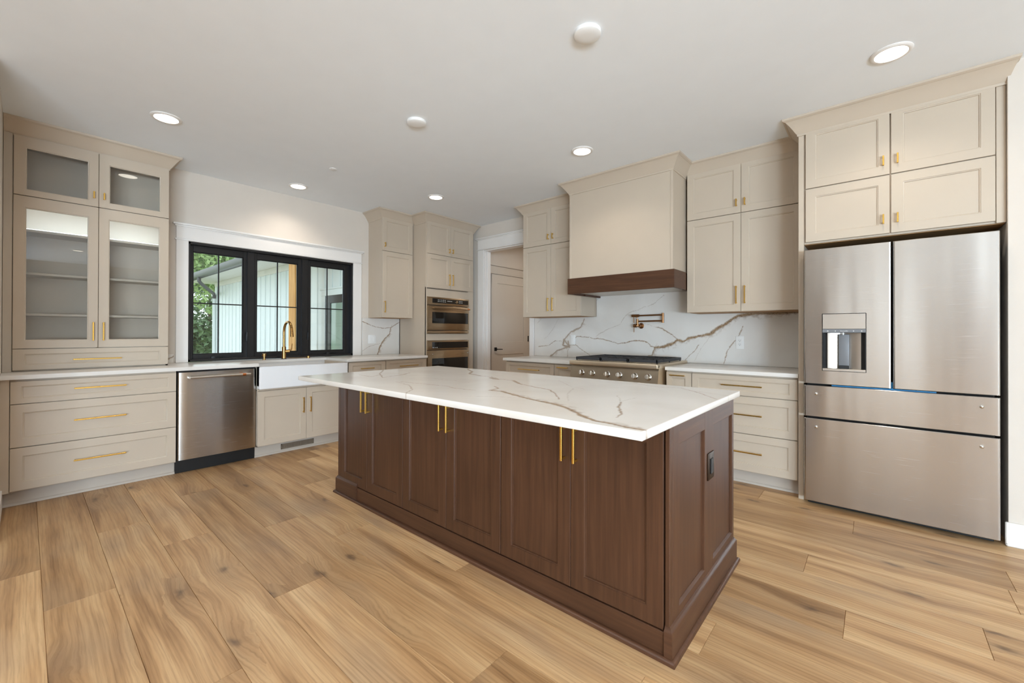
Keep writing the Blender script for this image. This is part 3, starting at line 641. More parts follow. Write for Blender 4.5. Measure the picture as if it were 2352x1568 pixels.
d = bpy.data.lights.new('added_shelf_fill', 'AREA'); d.shape = 'RECTANGLE'; d.size = .86; d.size_y = .012; d.energy = 1.6; d.color = (.68, .85, 1.0)
o = bpy.data.objects.new('added_shelf_fill', d); COL.objects.link(o); o.parent = t; o.rotation_euler = (math.radians(110), 0, math.radians(90)); o.location = Vector((XU-.072, (y0+y1)/2, 2.002))-ORG[t.name]
def gdoor(u0, u1, z0, z1, h, pu, pz):
    o = MB().glassframe(FW, u0, u1, z0, z1, h, XU-.019, XU).obj('door', G, t)
    b = MB(); b.box(FW, h[0]-.004, h[1]+.004, XU-.017, XU-.013, h[2]-.004, h[3]+.004, 0); b.obj('glass_pane', M['glass'], o)
    pull_v(FW, pu, pz[0], pz[1], XU, GD, o)
gdoor(y0+.002, ym-.0015, 2.234, 2.672, (-4.404, -4.082, 2.284, 2.588), ym-.030, (2.296, 2.352))
gdoor(ym+.0015, y1-.002, 2.234, 2.672, (-3.950, -3.630, 2.284, 2.588), ym+.030, (2.296, 2.352))
gdoor(y0+.002, ym-.0015, 1.087, 2.228, (-4.405, -4.081, 1.153, 2.138), ym-.030, (1.142, 1.292))
gdoor(ym+.0015, y1-.002, 1.087, 2.228, (-3.951, -3.634, 1.153, 2.138), ym+.030, (1.142, 1.292))
o = MB().shaker(FW, y0+.002, y1-.002, .926, 1.082, XU-.019, XU, .058, .036).obj('drawer', G, t); pull_h(FW, -4.160, -3.876, .996, XU, GD, o)
crown(FW, t, [(-4.518, XU-.018), (y1, XU-.018), (y1, .002)], [(0, 1), (1, 1), (1, 0)], .92)
# dishwasher
t = thing('dishwasher', 'stainless steel dishwasher with long bar handle between drawers and sink', 'dishwasher', (.3, -3.258, 0))
b = MB(); b.box(FW, -3.555, -2.960, .02, XB-.035, .11, CT0-.004, .002); b.obj('body', M['gap'], t)
b = MB(); ys = [(-3.557, XB-.030), (-3.557, XB-.010), (-3.553, XB-.003)]+[(-3.545+k*.0574, XB+.004*math.sin(math.pi*k/10)) for k in range(11)]+[(-2.963, XB-.003), (-2.959, XB-.010), (-2.959, XB-.030)]
b.rings([[FW(u, d, z) for u, d in ys] for z in (.118, .866)], True, True); dp = b.obj('door_panel', M['steel'], t, 50)
b = MB(); b.tube([FW(-3.485, XB+.050, .822), FW(-3.06, XB+.050, .822)], .0105, 16); hb = b.obj('handle', M['steelplain'], dp)
for y in (-3.478, -3.048): b = MB(); b.box(FW, y-.011, y+.011, XB, XB+.042, .814, .830, .003); b.obj('handle_mount', M['steelplain'], dp)
b = MB(); b.tube([FW(-3.089, XB+.050, .822), FW(-3.062, XB+.050, .822)], .0112, 16); b.obj('handle_band', M['copper'], dp, label='copper handle band')
b = MB(); b.tube([FW(-3.062, XB+.050, .822), FW(-3.022, XB+.050, .822)], .0105, 16); b.obj('handle_tip', M['steelplain'], dp)
b = MB(); b.box(FW, -3.566, -2.954, XB-.085, XB-.055, .0, .112, .002); b.obj('toe_panel', M['blackmat'], t)
# sink base
t = thing('sink_cabinet', 'greige two-door cabinet under the white farmhouse sink', 'cabinet', (.3, -2.49, 0))
b = MB(); b.box(FW, SK0, SK0+.018, .001, XB-.020, .106, CT0-.001, .001); b.box(FW, SK1-.018, SK1, .001, XB-.020, .106, CT0-.001, .001); b.box(FW, SK0, SK1, .001, XB-.02, .106, .124, .001); b.box(FW, SK0, SK1, XB-.04, XB-.004, .646, .660, .001); b.box(FW, SK0, SK1, XB-.060, XB-.022, .600, .660, .001); b.obj('body', G, t)
door(FW, SK0+.004, -2.4905, .1145, .643, XB-.019, XB, t, ('v', -2.524, .387, .544))
door(FW, -2.4875, SK1+.024, .1145, .643, XB-.019, XB, t, ('v', -2.452, .387, .544))
toe(FW, SK0-.004, SK1, XB, t)
b = MB(); z0, z1, u0, u1 = .030, .082, -2.712, -2.384
for a in ((u0, u1, z0, z0+.010), (u0, u1, z1-.010, z1), (u0, u0+.012, z0, z1), (u1-.012, u1, z0, z1)): b.box(FW, a[0], a[1], XB-.0695, XB-.062, a[2], a[3], .001)
b.box(FW, u0+.01, u1-.01, XB-.0695, XB-.0685, z0+.01, z1-.01, 0)
for k in range(24): u = u0+.018+k*(u1-u0-.036)/23; b.box(FW, u-.0022, u+.0022, XB-.069, XB-.063, z0+.008, z1-.008, 0)
tag(b.obj('floor_register', M['registermetal']), 'brown metal air register grille in the toe kick below the sink', 'vent')
# farmhouse sink
b = MB(); bm = b.bm; x0, x1, z0, z1 = .150, .682, .664, .8835
vs = [bm.verts.new((x, y, z)) for x in (x0, x1) for y in (SK0+.002, SK1-.002) for z in (z0, z1)]
fs = [bm.faces.new([vs[i] for i in q]) for q in ((0,1,3,2), (4,6,7,5), (0,4,5,1), (2,3,7,6), (0,2,6,4), (1,5,7,3))]
top = fs[5]; r = bmesh.ops.inset_region(bm, faces=[top], thickness=.024); e = bmesh.ops.extrude_face_region(bm, geom=[top]); nv = [v for v in e['geom'] if isinstance(v, bmesh.types.BMVert)]
bmesh.ops.delete(bm, geom=[top], context='FACES_ONLY'); bmesh.ops.translate(bm, verts=nv, vec=(0, 0, -.200))
for v in nv: v.co.x += -.006 if v.co.x > .4 else .006
bmesh.ops.bevel(bm, geom=list(bm.edges), offset=.013, segments=4, affect='EDGES', profile=.5, clamp_overlap=True)
tag(b.obj('farmhouse_sink', M['porcelain'], None, 60), 'white apron-front farmhouse sink below the window', 'sink')
# faucet
FG = M['faucetgold']
t = thing('faucet', 'tall brushed gold gooseneck faucet behind the sink', 'faucet', (.088, -2.507, CT1))
MB().lathe((.088, -2.507, CT1), (0, 0, 1), [(0, .030), (.004, .030), (.006, .028)], 28).obj('base_ring', M['blackmat'], t)
MB().lathe((.088, -2.507, CT1+.006), (0, 0, 1), [(0, .0225), (.128, .0215), (.132, .0150)], 28).obj('body', FG, t)
pts = [(.088, -2.507, 1.04)]+[(.088, -2.507, 1.04+k*.05) for k in range(1, 4)]+[(.088+.105-.105*math.cos(a), -2.507, 1.215+.112*math.sin(a)) for a in [math.pi*k/16 for k in range(0, 15)]]
MB().tube(pts, .0135, 16).obj('spout', FG, t, 60)
e = Vector(pts[-1]); MB().tube([e, e+Vector((.008, 0, -.045)), e+Vector((.012, 0, -.072)), e+Vector((.014, 0, -.095))], [.0145, .0155, .0165, .0165], 16).obj('spray_head', FG, t, 60)
b = MB(); b.tube([(.100, -2.495, 1.000), (.120, -2.455, 1.003)], .017, 16); lv = b.obj('handle_hub', FG, t); b = MB(); b.tube([(.122, -2.450, 1.005), (.124, -2.440, 1.030), (.126, -2.434, 1.085)], [.008, .007, .005], 10); b.obj('lever', FG, lv)
t = thing('soap_dispenser', 'short brushed gold soap dispenser left of the faucet', 'soap dispenser', (.084, -2.707, CT1))
MB().lathe((.084, -2.707, CT1), (0, 0, 1), [(0, .020), (.003, .020), (.004, .0125), (.035, .012), (.036, .0185), (.066, .0185), (.068, .015)], 24).obj('body', FG, t)
MB().tube([(.084, -2.707, CT1+.052), (.112, -2.735, CT1+.050)], [.008, .006], 10).obj('nozzle', FG, t)
o = MB().lathe((.080, -2.235, CT1), (0, 0, 1), [(0, .024), (.002, .024), (.003, .017), (.022, .017), (.024, .015)], 28).obj('sink_button', FG); tag(o, 'small gold push button on the counter right of the faucet', 'button')
# bases right of the sink
for u0, u1, pu, lab in ((-2.030, -1.5535, (-1.884, -1.718), 'greige drawer base right beside the sink'), (-1.5505, -.945, (-1.36, -1.09), 'greige drawer base between the sink-side drawer and oven tower')):
    t = thing('drawer_cabinet', lab, 'cabinet', (.3, (u0+u1)/2, 0), 'drawer bases right of the sink')
    carcass(FW, u0 if u0 > -2 else SK1+.001, u1, .001, XB-.020, .106, CT0-.001, t)
    drawers(FW, u0+.002, u1-.002, XB, t, [(.7135, .868)], [(pu[0], pu[1], .797)])
    m_ = (u0+u1)/2
    door(FW, u0+.002, m_-.0015, .1145, .7085, XB-.019, XB, t, ('v', m_-.033, .53, .68)); door(FW, m_+.0015, u1-.002, .1145, .7085, XB-.019, XB, t, ('v', m_+.033, .53, .68))
    toe(FW, u0 if u0 > -2 else SK1+.001, u1, XB, t)
# upper cabinet by the window
XT = .338; ZL0, ZLs, ZL1 = 1.406, 2.2645, 2.709
t = thing('wall_cabinet', 'narrow greige upper cabinet between the window and oven tower', 'cabinet', (.17, -1.19, ZL0), 'upper wall cabinets')
b = MB(); b.box(FW, -1.420, -.941, .001, XT-.020, ZL0, CEIL-.001, .001); b.obj('body', G, t)
b = MB(); b.box(FW, -1.400, -.960, .012, XT-.030, ZL0-.003, ZL0-.0005, 0); b.obj('underside', M['rawwood'], t)
door(FW, -1.418, -.960, ZL0+.002, ZLs-.003, XT-.019, XT, t, ('v', -1.391, 1.470, 1.618)); door(FW, -1.418, -.960, ZLs+.003, ZL1, XT-.019, XT, t, ('v', -1.391, 2.313, 2.370))
crown(FW, t, [(-1.420, .002), (-1.420, XT-.018), (-.941, XT-.018)], [(-1, 0), (-1, 1), (0, 1)])
# oven tower
XO = .626
t = thing('oven_tower', 'tall greige cabinet holding the two built-in ovens', 'cabinet', (.3, -.514, 0))
b = MB(); y0, y1 = -.939, -.075
for a in ((y0, y0+.018, .001, XO-.020, .106, CEIL-.001), (y1-.018, y1, .001, XO-.020, .106, CEIL-.001), (y0, y1, .001, .019, .106, CEIL-.001)): b.box(FW, *a, .001)
for z0, z1 in ((.106, .39), (1.108, 1.196), (1.694, 1.81)): b.box(FW, y0+.001, y1-.001, .012, XO-.0205 if z0 > .3 else XO-.0205, z0, z1, .001)
b.box(FW, y0+.001, y1-.001, .012, XO-.0205, 1.80, CEIL-.0015, .001)
for a, c in ((y0, -.928), (-.186, y1)): b.box(FW, a, c, XO-.04, XO-.0198, .106, 1.82, .001)
b.obj('body', G, t)
ys = -.529
for z0, z1, p in ((1.815, 2.264, (1.865, 2.018)), (2.270, ZL1, (2.313, 2.373))):
    door(FW, -.933, ys-.0015, z0, z1, XO-.019, XO, t, ('v', ys-.031, *p)); door(FW, ys+.0015, -.100, z0, z1, XO-.019, XO, t, ('v', ys+.031, *p))
drawers(FW, -.933, -.100, XO, t, [(.1145, .385)], [(-.66, -.37, .25)])
toe(FW, y0, y1, XO, t)
crown(FW, t, [(y0, .36), (y0, XO-.018), (y1, XO-.018), (y1, .002)], [(-1, 0), (-1, 1), (.75, 1), (.75, 0)])
# upper built-in oven
ST = M['steel']
t = thing('microwave_oven', 'upper built-in stainless oven with lit black control panel and bar handle', 'oven', (.3, -.557, 1.198))
OY0, OY1 = -.9265, -.1880; D = XO+.010
b = MB(); b.box(FW, OY0+.02, OY1-.02, .06, XO-.012, 1.202, 1.690, .001); b.obj('body', M['gap'], t)
b = MB(); b.box(FW, OY0, OY1, XO-.018, D, 1.584, 1.691, .003, 2); cp = b.obj('control_panel', M['ovensteel'], t)
b = MB(); b.box(FW, -.855, -.203, D-.001, D+.0015, 1.612, 1.672, .001); b.obj('display_glass', M['blackglass'], cp)
MB().lathe(FW(-.430, D+.001, 1.640), (1, 0, 0), [(0, .021), (.012, .020), (.014, .017)], 24).obj('dial', M['ovensteel'], cp)
b = MB()
for k, u in enumerate((-.755, -.727, -.695, -.665, -.635, -.375, -.350, -.325)):
    for z in (1.655, 1.634): b.box(FW, u-.008, u+.008, D+.0012, D+.0019, z-.0035, z+.0035, 0)
for k in range(5): b.box(FW, -.595+k*.018, -.582+k*.018, D+.0012, D+.0019, 1.642, 1.649, 0)
b.obj('key_marks', M['mark'], cp)
b = MB(); b.box(FW, OY0, OY1, XO-.018, D, 1.247, 1.576, .003, 2); dp = b.obj('oven_door', M['ovensteel'], t)
b = MB(); b.box(FW, -.857, -.205, D-.001, D+.0015, 1.338, 1.490, .004, 2); b.obj('door_glass', M['blackglass'], dp)
b = MB(); b.tube([FW(-.862, D+.052, 1.545), FW(-.215, D+.052, 1.545)], .011, 16); b.obj('handle', M['ovensteel'], dp)
for y in (-.845, -.225): b = MB(); b.box(FW, y-.011, y+.011, D-.001, D+.045, 1.537, 1.553, .003); b.obj('handle_mount', M['ovensteel'], dp)
b = MB(); b.tube([FW(-.262, D+.052, 1.545), FW(-.235, D+.052, 1.545)], .0118, 16); b.obj('handle_band', M['copper'], dp, label='copper handle band')
b = MB(); b.box(FW, OY0, OY1, XO-.018, D-.004, 1.200, 1.240, .003, 2); b.obj('lower_trim', M['ovensteel'], t)
# lower oven
t = thing('wall_oven', 'lower built-in stainless oven without a door handle', 'oven', (.3, -.557, .40))
b = MB(); b.box(FW, OY0+.02, OY1-.02, .06, XO-.012, .40, 1.100, .001); b.obj('body', M['gap'], t)
b = MB(); b.box(FW, OY0, OY1, XO-.018, D, .981, 1.105, .003, 2); cp = b.obj('control_panel', M['ovensteel'], t)
b = MB(); b.box(FW, -.857, -.206, D-.001, D+.0015, 1.000, 1.086, .001); b.obj('display_glass', M['blackglass'], cp)
for u in (-.842, -.772): MB().lathe(FW(u, D+.0014, 1.012), (1, 0, 0), [(0, .007), (.0006, .007)], 14).obj('indicator', M['mark'], cp)
b = MB()
for k in range(4): b.box(FW, -.825+k*.011, -.818+k*.011, D+.0012, D+.0019, 1.009, 1.015, 0)
b.obj('display_text', M['mark'], cp)
b = MB(); b.box(FW, OY0, OY1, XO-.018, D, .405, .974, .003, 2); dp = b.obj('oven_door', M['ovensteel'], t)
b = MB(); b.box(FW, -.857, -.206, D-.001, D+.0015, .50, .866, .004, 2); b.obj('door_glass', M['blackglass'], dp)
for y in (-.846, -.213): MB().lathe(FW(y, D, .921), (1, 0, 0), [(0, .008), (.006, .008), (.009, .005)], 14).obj('mounting_stud', M['chrome'], dp)

# ---- range wall
YB = .630; YU = .3405
t = thing('drawer_cabinet', 'greige base cabinet at the left end of the range wall, beside the doorway', 'cabinet', (2.1, -.3, 0))
carcass(FR, 1.745, 2.4535, .001, YB-.020, .106, CT0-.001, t); drawers(FR, 1.750, 2.4520, YB, t, [(.7135, .868)], [(1.960, 2.259, .794)])
door(FR, 1.750, 2.0995, .1145, .7085, YB-.019, YB, t, ('v', 2.067, .53, .68)); door(FR, 2.1025, 2.452, .1145, .7085, YB-.019, YB, t, ('v', 2.135, .53, .68)); toe(FR, 1.745, 2.4535, YB, t)
def narrow(u0, u1, pu, lab):
    t = thing('pullout_cabinet', lab, 'cabinet', ((u0+u1)/2, -.3, 0), 'narrow pull-out cabinets beside the range')
    carcass(FR, u0, u1, .001, YB-.020, .106, CT0-.001, t)
    o = MB().shaker(FR, u0+.004, u1-.003, .1145, .868, YB-.019, YB, .050).obj('door', G, t); pull_h(FR, pu[0], pu[1], .842, YB, GD, o)
    toe(FR, u0, u1, YB, t)
narrow(2.4545, 2.738, (2.506, 2.640), 'narrow greige pull-out cabinet left of the range')
narrow(3.682, 3.9045, (3.723, 3.851), 'narrow greige pull-out cabinet right of the range')
t = thing('drawer_cabinet', 'greige three-drawer base cabinet beside the refrigerator', 'cabinet', (4.29, -.3, 0))
carcass(FR, 3.9055, 4.678, .001, YB-.020, .106, CT0-.001, t); drawers(FR, 3.908, 4.670, YB, t, ZB, [(4.146, 4.441, .266), (4.146, 4.441, .564), (4.146, 4.441, .793)]); toe(FR, 3.9055, 4.678, YB, t)
# range
t = thing('gas_range', 'stainless six-burner gas range with black grates and six knobs', 'range', (3.21, -.38, 0))
RX0, RX1 = 2.7515, 3.6665
b = MB(); b.box(FR, RX0+.004, RX1-.004, .015, .735, .10, .896, .002); b.box(FR, RX0, RX1, .013, .760, .896, .937, .003); b.obj('body', M['rangesteel'], t)
b = MB(); b.box(FR, RX0, RX1, .735, .785, .896, .938, .009, 4); b.obj('front_rail', M['rangesteel'], t)
b = MB(); b.rings([[FR(RX0+.003, d, z), FR(RX1-.003, d, z)] for d, z in ((.730, .896), (.745, .896), (.776, .755), (.736, .755))]+[], False, False, closed=False); b.rings([[FR(RX0+.003, .745, .896), FR(RX0+.003, .776, .755), FR(RX0+.003, .736, .755), FR(RX0+.003, .736, .896)], [FR(RX1-.003, .745, .896), FR(RX1-.003, .776, .755), FR(RX1-.003, .736, .755), FR(RX1-.003, .736, .896)]], True, True); b.obj('control_panel', M['rangesteel'], t)
for x in (2.886, 3.007, 3.168, 3.293, 3.447, 3.574):
    b = MB(); o_ = FR(x, .760, .820); ax = (0, -1, .15)
    b.lathe(o_, ax, [(0, .030), (.006, .030), (.008, .026), (.010, .0235), (.034, .0225), (.038, .020)], 28); kn = b.obj('knob', M['chrome'], t)
    b = MB(); b.box(FR, x-.0035, x+.0035, .792, .803, .803, .848, .002); b.obj('knob_grip', M['chrome'], kn)
b = MB(); b.box(FR, RX0+.008, RX1-.008, .736, .760, .20, .745, .004, 2); od = b.obj('oven_door', M['rangesteel'], t)
b = MB(); b.tube([FR(RX0+.06, .81, .70), FR(RX1-.06, .81, .70)], .013, 14)
for x in (RX0+.09, RX1-.09): b.box(FR, x-.012, x+.012, .758, .80, .69, .71, .003)
b.obj('handle', M['rangesteel'], od); b = MB(); b.box(FR, 2.95, 3.47, .759, .762, .33, .58, .003); b.obj('door_glass', M['blackglass'], od)
b = MB(); b.box(FR, RX0+.01, RX1-.01, .60, .70, 0, .11, .002); b.obj('toe_panel', M['blackmat'], t)
gw = (RX1-RX0-.06)/3
for k in range(3):
    u0 = RX0+.030+k*gw; u1 = u0+gw-.003
    for dd in (.19, .47):
        xx = (u0+u1)/2; MB().lathe(FR(xx, dd+.06, .938), (0, 0, 1), [(0, .062), (.005, .060), (.006, .046), (.014, .044), (.016, .030), (.019, .028)], 28).obj('burner', M['chrome'] if dd > .4 else M['iron'], t)
    b = MB(); z0, z1 = .950, .972
    for u in (u0, u1-.013): b.box(FR, u, u+.013, .095, .705, z0-.004, z1, .002)
    for d in (.095, .250, .395, .550, .692): b.box(FR, u0, u1, d, d+.013, z0-.004, z1, .002)
    for q in (.33, .67): uu = u0+(u1-u0)*q; b.box(FR, uu-.005, uu+.005, .10, .36, z0+.004, z1, .001); b.box(FR, uu-.005, uu+.005, .44, .70, z0+.004, z1, .001)
    for u in (u0+.002, u1-.012):
        for d in (.10, .39, .69): b.box(FR, u, u+.010, d, d+.012, .9375, z0, .001)
    b.obj('grate', M['iron'], t)
# uppers left of the hood
def upper(u0, u1, um, lab, ps, cr, side=None):
    t = thing('wall_cabinet', lab, 'cabinet', ((u0+u1)/2, -.17, ZL0), 'upper wall cabinets')
    b = MB(); b.box(FR, u0, u1, .001, YU-.020, ZL0, CEIL-.001, .001); b.obj('body', G, t)
    b = MB(); b.box(FR, u0+.02, u1-.02, .02, YU-.03, ZL0-.003, ZL0-.0005, 0); b.obj('underside', M['rawwood'], t)
    for z0, z1, p in ((ZL0+.002, ZLs-.003, (1.473, 1.628)), (ZLs+.003, ZL1, (2.322, 2.387))):
        door(FR, u0+.002, um-.0015, z0, z1, YU-.019, YU, t, ('v', um-ps, *p)); door(FR, um+.0015, u1-.002, z0, z1, YU-.019, YU, t, ('v', um+ps, *p))
    crown(FR, t, *cr)
upper(1.777, 2.614, 2.202, 'greige four-door upper cabinet between the doorway and range hood', .033, ([(1.777, .002), (1.777, YU-.018), (2.614, YU-.018)], [(-1, 0), (-1, 1), (0, 1)]))
upper(3.769, 4.672, 4.2255, 'greige four-door upper cabinet between the range hood and refrigerator', .033, ([(3.769, YU-.018), (4.672, YU-.018)], [(0, 1), (0, 1)]))
# hood
t = thing('range_hood', 'tall boxed greige range hood with a dark wood band', 'range hood', (3.2, -.32, 1.621))
HX0, HX1, HY = 2.662, 3.747, .640
b = MB(); b.box(FR, HX0, HX1, .001, HY, 1.780, CEIL-.001, .001); b.box(FR, HX0-.0015, HX0+.022, HY-.001, HY+.004, 1.786, 2.69, .001); b.box(FR, HX1-.022, HX1+.0015, HY-.001, HY+.004, 1.786, 2.69, .001); b.obj('body', G, t)
b = MB(); BX0, BX1, BY = 2.645, 3.765, .656; q = .020
b.box(FR, BX0, BX1, BY-q, BY, 1.621, 1.785, .002); b.box(FR, BX0, BX0+q, YU+.003, BY-q+.001, 1.621, 1.785, .001); b.box(FR, BX1-q, BX1, YU+.003, BY-q+.001, 1.621, 1.785, .001)
b.box(FR, 2.660, 2.680, .014, YU+.004, 1.621, 1.785, .001); b.box(FR, 3.729, 3.749, .014, YU+.004, 1.621, 1.785, .001); b.obj('wood_band', M['woodx'], t, label='dark brown stained wood band')
b = MB(); b.box(FR, 2.681, 3.728, .014, BY-q-.001, 1.640, 1.700, .002); b.obj('liner', M['steelplain'], t)
for x in (2.95, 3.46): MB().lathe(FR(x, .50, 1.640), (0, 0, -1), [(0, .035), (.003, .034), (.004, .02)], 20).obj('hood_lamp', M['chrome'], t)
crown(FR, t, [(HX0, .002), (HX0, HY), (HX1, HY), (HX1, .002)], [(-1, 0), (-1, 1), (1, 1), (1, 0)], 1.0)
# refrigerator surround
YC = .680
t = thing('refrigerator_cabinet', 'greige four-door cabinet above the refrigerator with a tall side panel', 'cabinet', (5.18, -.33, 0))
b = MB(); b.box(FR, 4.681, 4.714, .001, YC-.006, 0, CEIL-.001, .001); b.obj('side_panel', G, t)
b = MB(); b.box(FR, 4.714, 5.688, .001, YC-.020, 1.868, CEIL-.001, .001); b.box(FR, 5.650, 5.688, YC-.021, YC-.008, 1.868, 2.705, .001); b.obj('body', G, t)
b = MB(); b.box(FR, 4.716, 5.686, .01, YC-.03, 1.864, 1.8675, 0); b.obj('underside', M['rawwood'], t)
for z0, z1, p in ((1.880, 2.2635, (1.940, 2.004)), (2.2705, 2.711, (2.327, 2.391))):
    door(FR, 4.725, 5.1825, z0, z1, YC-.019, YC, t, ('v', 5.151, *p)); door(FR, 5.1895, 5.646, z0, z1, YC-.019, YC, t, ('v', 5.221, *p))
crown(FR, t, [(4.681, YU+.075), (4.681, YC-.006), (5.690, YC-.006), (5.690, YC-.09)], [(-1, 0), (-1, 1), (.5, 1), (.5, 0)], 1.0)
# refrigerator
t = thing('refrigerator', 'large stainless French-door refrigerator with water dispenser and two drawers', 'refrigerator', (5.19, -.38, 0))
b = MB(); b.box(FR, 4.735, 5.640, .03, .690, .035, 1.790, .004); b.obj('body', M['gap'], t)
FY = .774
def skin(u0, u1, z0, z1, hole=None, name='door'):
    n = 14; b = MB()
    prof = [(u0, FY-.075), (u0, FY-.008), (u0+.004, FY-.002)]+[(u0+.010+(u1-u0-.020)*k/n, FY+.0014*math.sin(math.pi*k/n)) for k in range(n+1)]+[(u1-.004, FY-.002), (u1, FY-.008), (u1, FY-.075)]
    if not hole:
        b.rings([[FR(u, d-e, z) for u, d in prof] for z, e in ((z0, .003), (z0+.003, 0), (z1-.003, 0), (z1, .003))], True, True)
    else:
        h0, h1, g0, g1 = hole
        P = sorted(prof, key=lambda q: q[0]); P = [q for q in prof[2:-2]]; P = [q for q in P if not (h0-.012 < q[0] < h0+.012 or h1-.012 < q[0] < h1+.012)]
        P += [(h0, FY+.001), (h1, FY+.001)]; P.sort(); zs = [z0+.002, g0, g1, z1-.002]
        V = [[b.bm.verts.new(FR(u, d, z)) for u, d in P] for z in zs]
        for i in range(3):
            for j in range(len(P)-1):
                if i == 1 and P[j][0] >= h0-1e-6 and P[j+1][0] <= h1+1e-6: continue
                b.bm.faces.new((V[i][j], V[i][j+1], V[i+1][j+1], V[i+1][j]))
        back = []
        bd = [V[0][j] for j in range(len(P))]+[V[k][-1] for k in (1, 2, 3)]+[V[3][j] for j in range(len(P)-2, -1, -1)]+[V[2][0], V[1][0]]
        cu, cz = (u0+u1)/2, (z0+z1)/2; m1 = [b.bm.verts.new(Vector((v.co.x+(.0035 if v.co.x > cu else -.0035)*(abs(v.co.x-cu) > (u1-u0)/2-.008), v.co.y+.005, v.co.z+(.002 if v.co.z > cz else -.002)*(abs(v.co.z-cz) > (z1-z0)/2-.004)))) for v in bd]
        m2 = [b.bm.verts.new(Vector((v.co.x, -(FY-.075), v.co.z))) for v in m1]; n_ = len(bd)
        for A_, B_ in ((bd, m1), (m1, m2)):
            for i in range(n_): b.bm.faces.new((A_[i], A_[(i+1) % n_], B_[(i+1) % n_], B_[i]))
        b.bm.faces.new(m2)
    return b.obj(name, ST, t, 9)
H = (4.829, 5.066, .956, 1.353)
ld = skin(4.725, 5.1885, .863, 1.807, H); skin(5.1955, 5.650, .863, 1.807)
md = skin(4.725, 5.650, .632, .850, name='drawer'); bd_ = skin(4.725, 5.650, .036, .618, name='drawer')
for o_, z in ((md, .793), (bd_, .561)):
    for x in (4.796, 5.578): MB().lathe(FR(x, FY+.0005, z), (0, -1, 0), [(0, .0095), (.005, .0095), (.009, .006), (.010, .003)], 16).obj('mounting_stud', M['chrome'], o_)
b = MB(); b.box(FR, H[0]+.002, H[1]-.002, FY-.055, FY-.0035, 1.246, H[3]-.002, .002); dpn = b.obj('dispenser_panel', M['steelplain'], ld)
b = MB(); b.box(FR, H[0]+.002, H[1]-.002, FY-.055, FY-.0025, 1.222, 1.2455, .001)
b.obj('dispenser_display', M['grey'], ld)
b = MB(); zt = 1.2325
for u, w_ in ((4.861, .008), (4.903, .006), (5.000, .007), (5.042, .007)): b.box(FR, u-w_/2, u+w_/2, FY-.003, FY-.0019, zt-.003, zt+.003, 0)
for k in range(8): b.box(FR, 4.931+k*.0052, 4.9345+k*.0052, FY-.003, FY-.0019, zt-.0025, zt+(.0032 if k in (0, 5, 6) else .001), 0)
b.obj('display_marks', M['mark'], ld)
b = MB(); x0, x1 = H[0]+.002, H[1]-.002
b.box(FR, x0, x1, FY-.070, FY-.066, .972, 1.222, 0); b.box(FR, x0, x0+.004, FY-.068, FY-.004, .972, 1.222, 0); b.box(FR, x1-.004, x1, FY-.068, FY-.004, .972, 1.222, 0)
b.obj('dispenser_recess', M['blackmat'], ld)
b = MB()
arc = [(x0+.026+(x1-x0-.052)*k/12, FY-.062+.018*abs(math.cos(math.pi*k/12))**2) for k in range(13)]
b.rings([[FR(u, d, .974) for u, d in arc], [FR(u, d, 1.220) for u, d in arc]], False, False, closed=False); b.obj('dispenser_lining', M['steelplain'], ld, 60)
b = MB(); b.box(FR, 4.918, 4.976, FY-.060, FY-.036, .995, 1.210, .004, 2); b.obj('dispenser_paddle', M['grey'], ld)
b = MB(); b.box(FR, 4.920, 4.974, FY-.062, FY-.030, .974, .996, .002); b.obj('drip_well', M['blackmat'], ld)
b = MB(); b.tube([FR(4.944, FY-.030, 1.222), FR(4.944, FY-.030, 1.206)], .0045, 10); b.obj('nozzle', M['plastic'], ld)
b = MB(); b.box(FR, x0, x1, FY-.068, FY-.001, .957, .974, .002); b.obj('drip_tray', M['steelplain'], ld)
b = MB(); b.box(FR, 4.880, 5.395, .68, .742, .8515, .8575, .0005); b.box(FR, 5.1890, 5.1950, .690, .755, .8575, .90, .0005); b.obj('protective_film', M['bluetape'], t, label='blue protective film strip')
b = MB(); b.box(FR, 4.74, 5.635, .60, .70, .002, .036, .002); b.obj('base_grille', M['blackmat'], t)
# pot filler
BZ = M['bronze']
t = thing('pot_filler', 'folding bronze pot filler faucet on the backsplash above the range', 'faucet', (3.178, -.03, 1.22))
MB().lathe(FR(3.178, BT, 1.293), (0, -1, 0), [(0, .031), (.005, .031), (.007, .027)], 28).obj('wall_plate', BZ, t)
b = MB(); b.tube([FR(3.176, .016, 1.293), FR(3.172, .070, 1.293)], .016, 16); b.tube([FR(3.150, .070, 1.293), FR(3.118, .075, 1.293)], .019, 18); b.tube([FR(3.174, .055, 1.293), FR(3.145, .072, 1.293)], .012, 14); vb = b.obj('valve_body', BZ, t)
b = MB(); b.tube([FR(3.124, .080, 1.285), FR(3.125, .082, 1.222)], [.0042, .0036], 10); b.obj('lever', BZ, vb)
b = MB(); b.tube([FR(3.160, .070, 1.300), FR(3.160, .070, 1.367)], .0115, 16); b.tube([FR(3.160, .070, 1.340), FR(3.425, .066, 1.343)], .0085, 14); b.obj('lower_arm', BZ, t)
b = MB(); b.tube([FR(3.436, .066, 1.322), FR(3.436, .066, 1.425)], .0120, 16); b.obj('elbow_joint', BZ, t)
b = MB(); b.tube([FR(3.430, .066, 1.405), FR(3.165, .070, 1.402)], .0085, 14); b.tube([FR(3.178, .070, 1.402), FR(3.097, .072, 1.402)], .0150, 16); ua = b.obj('upper_arm', BZ, t)
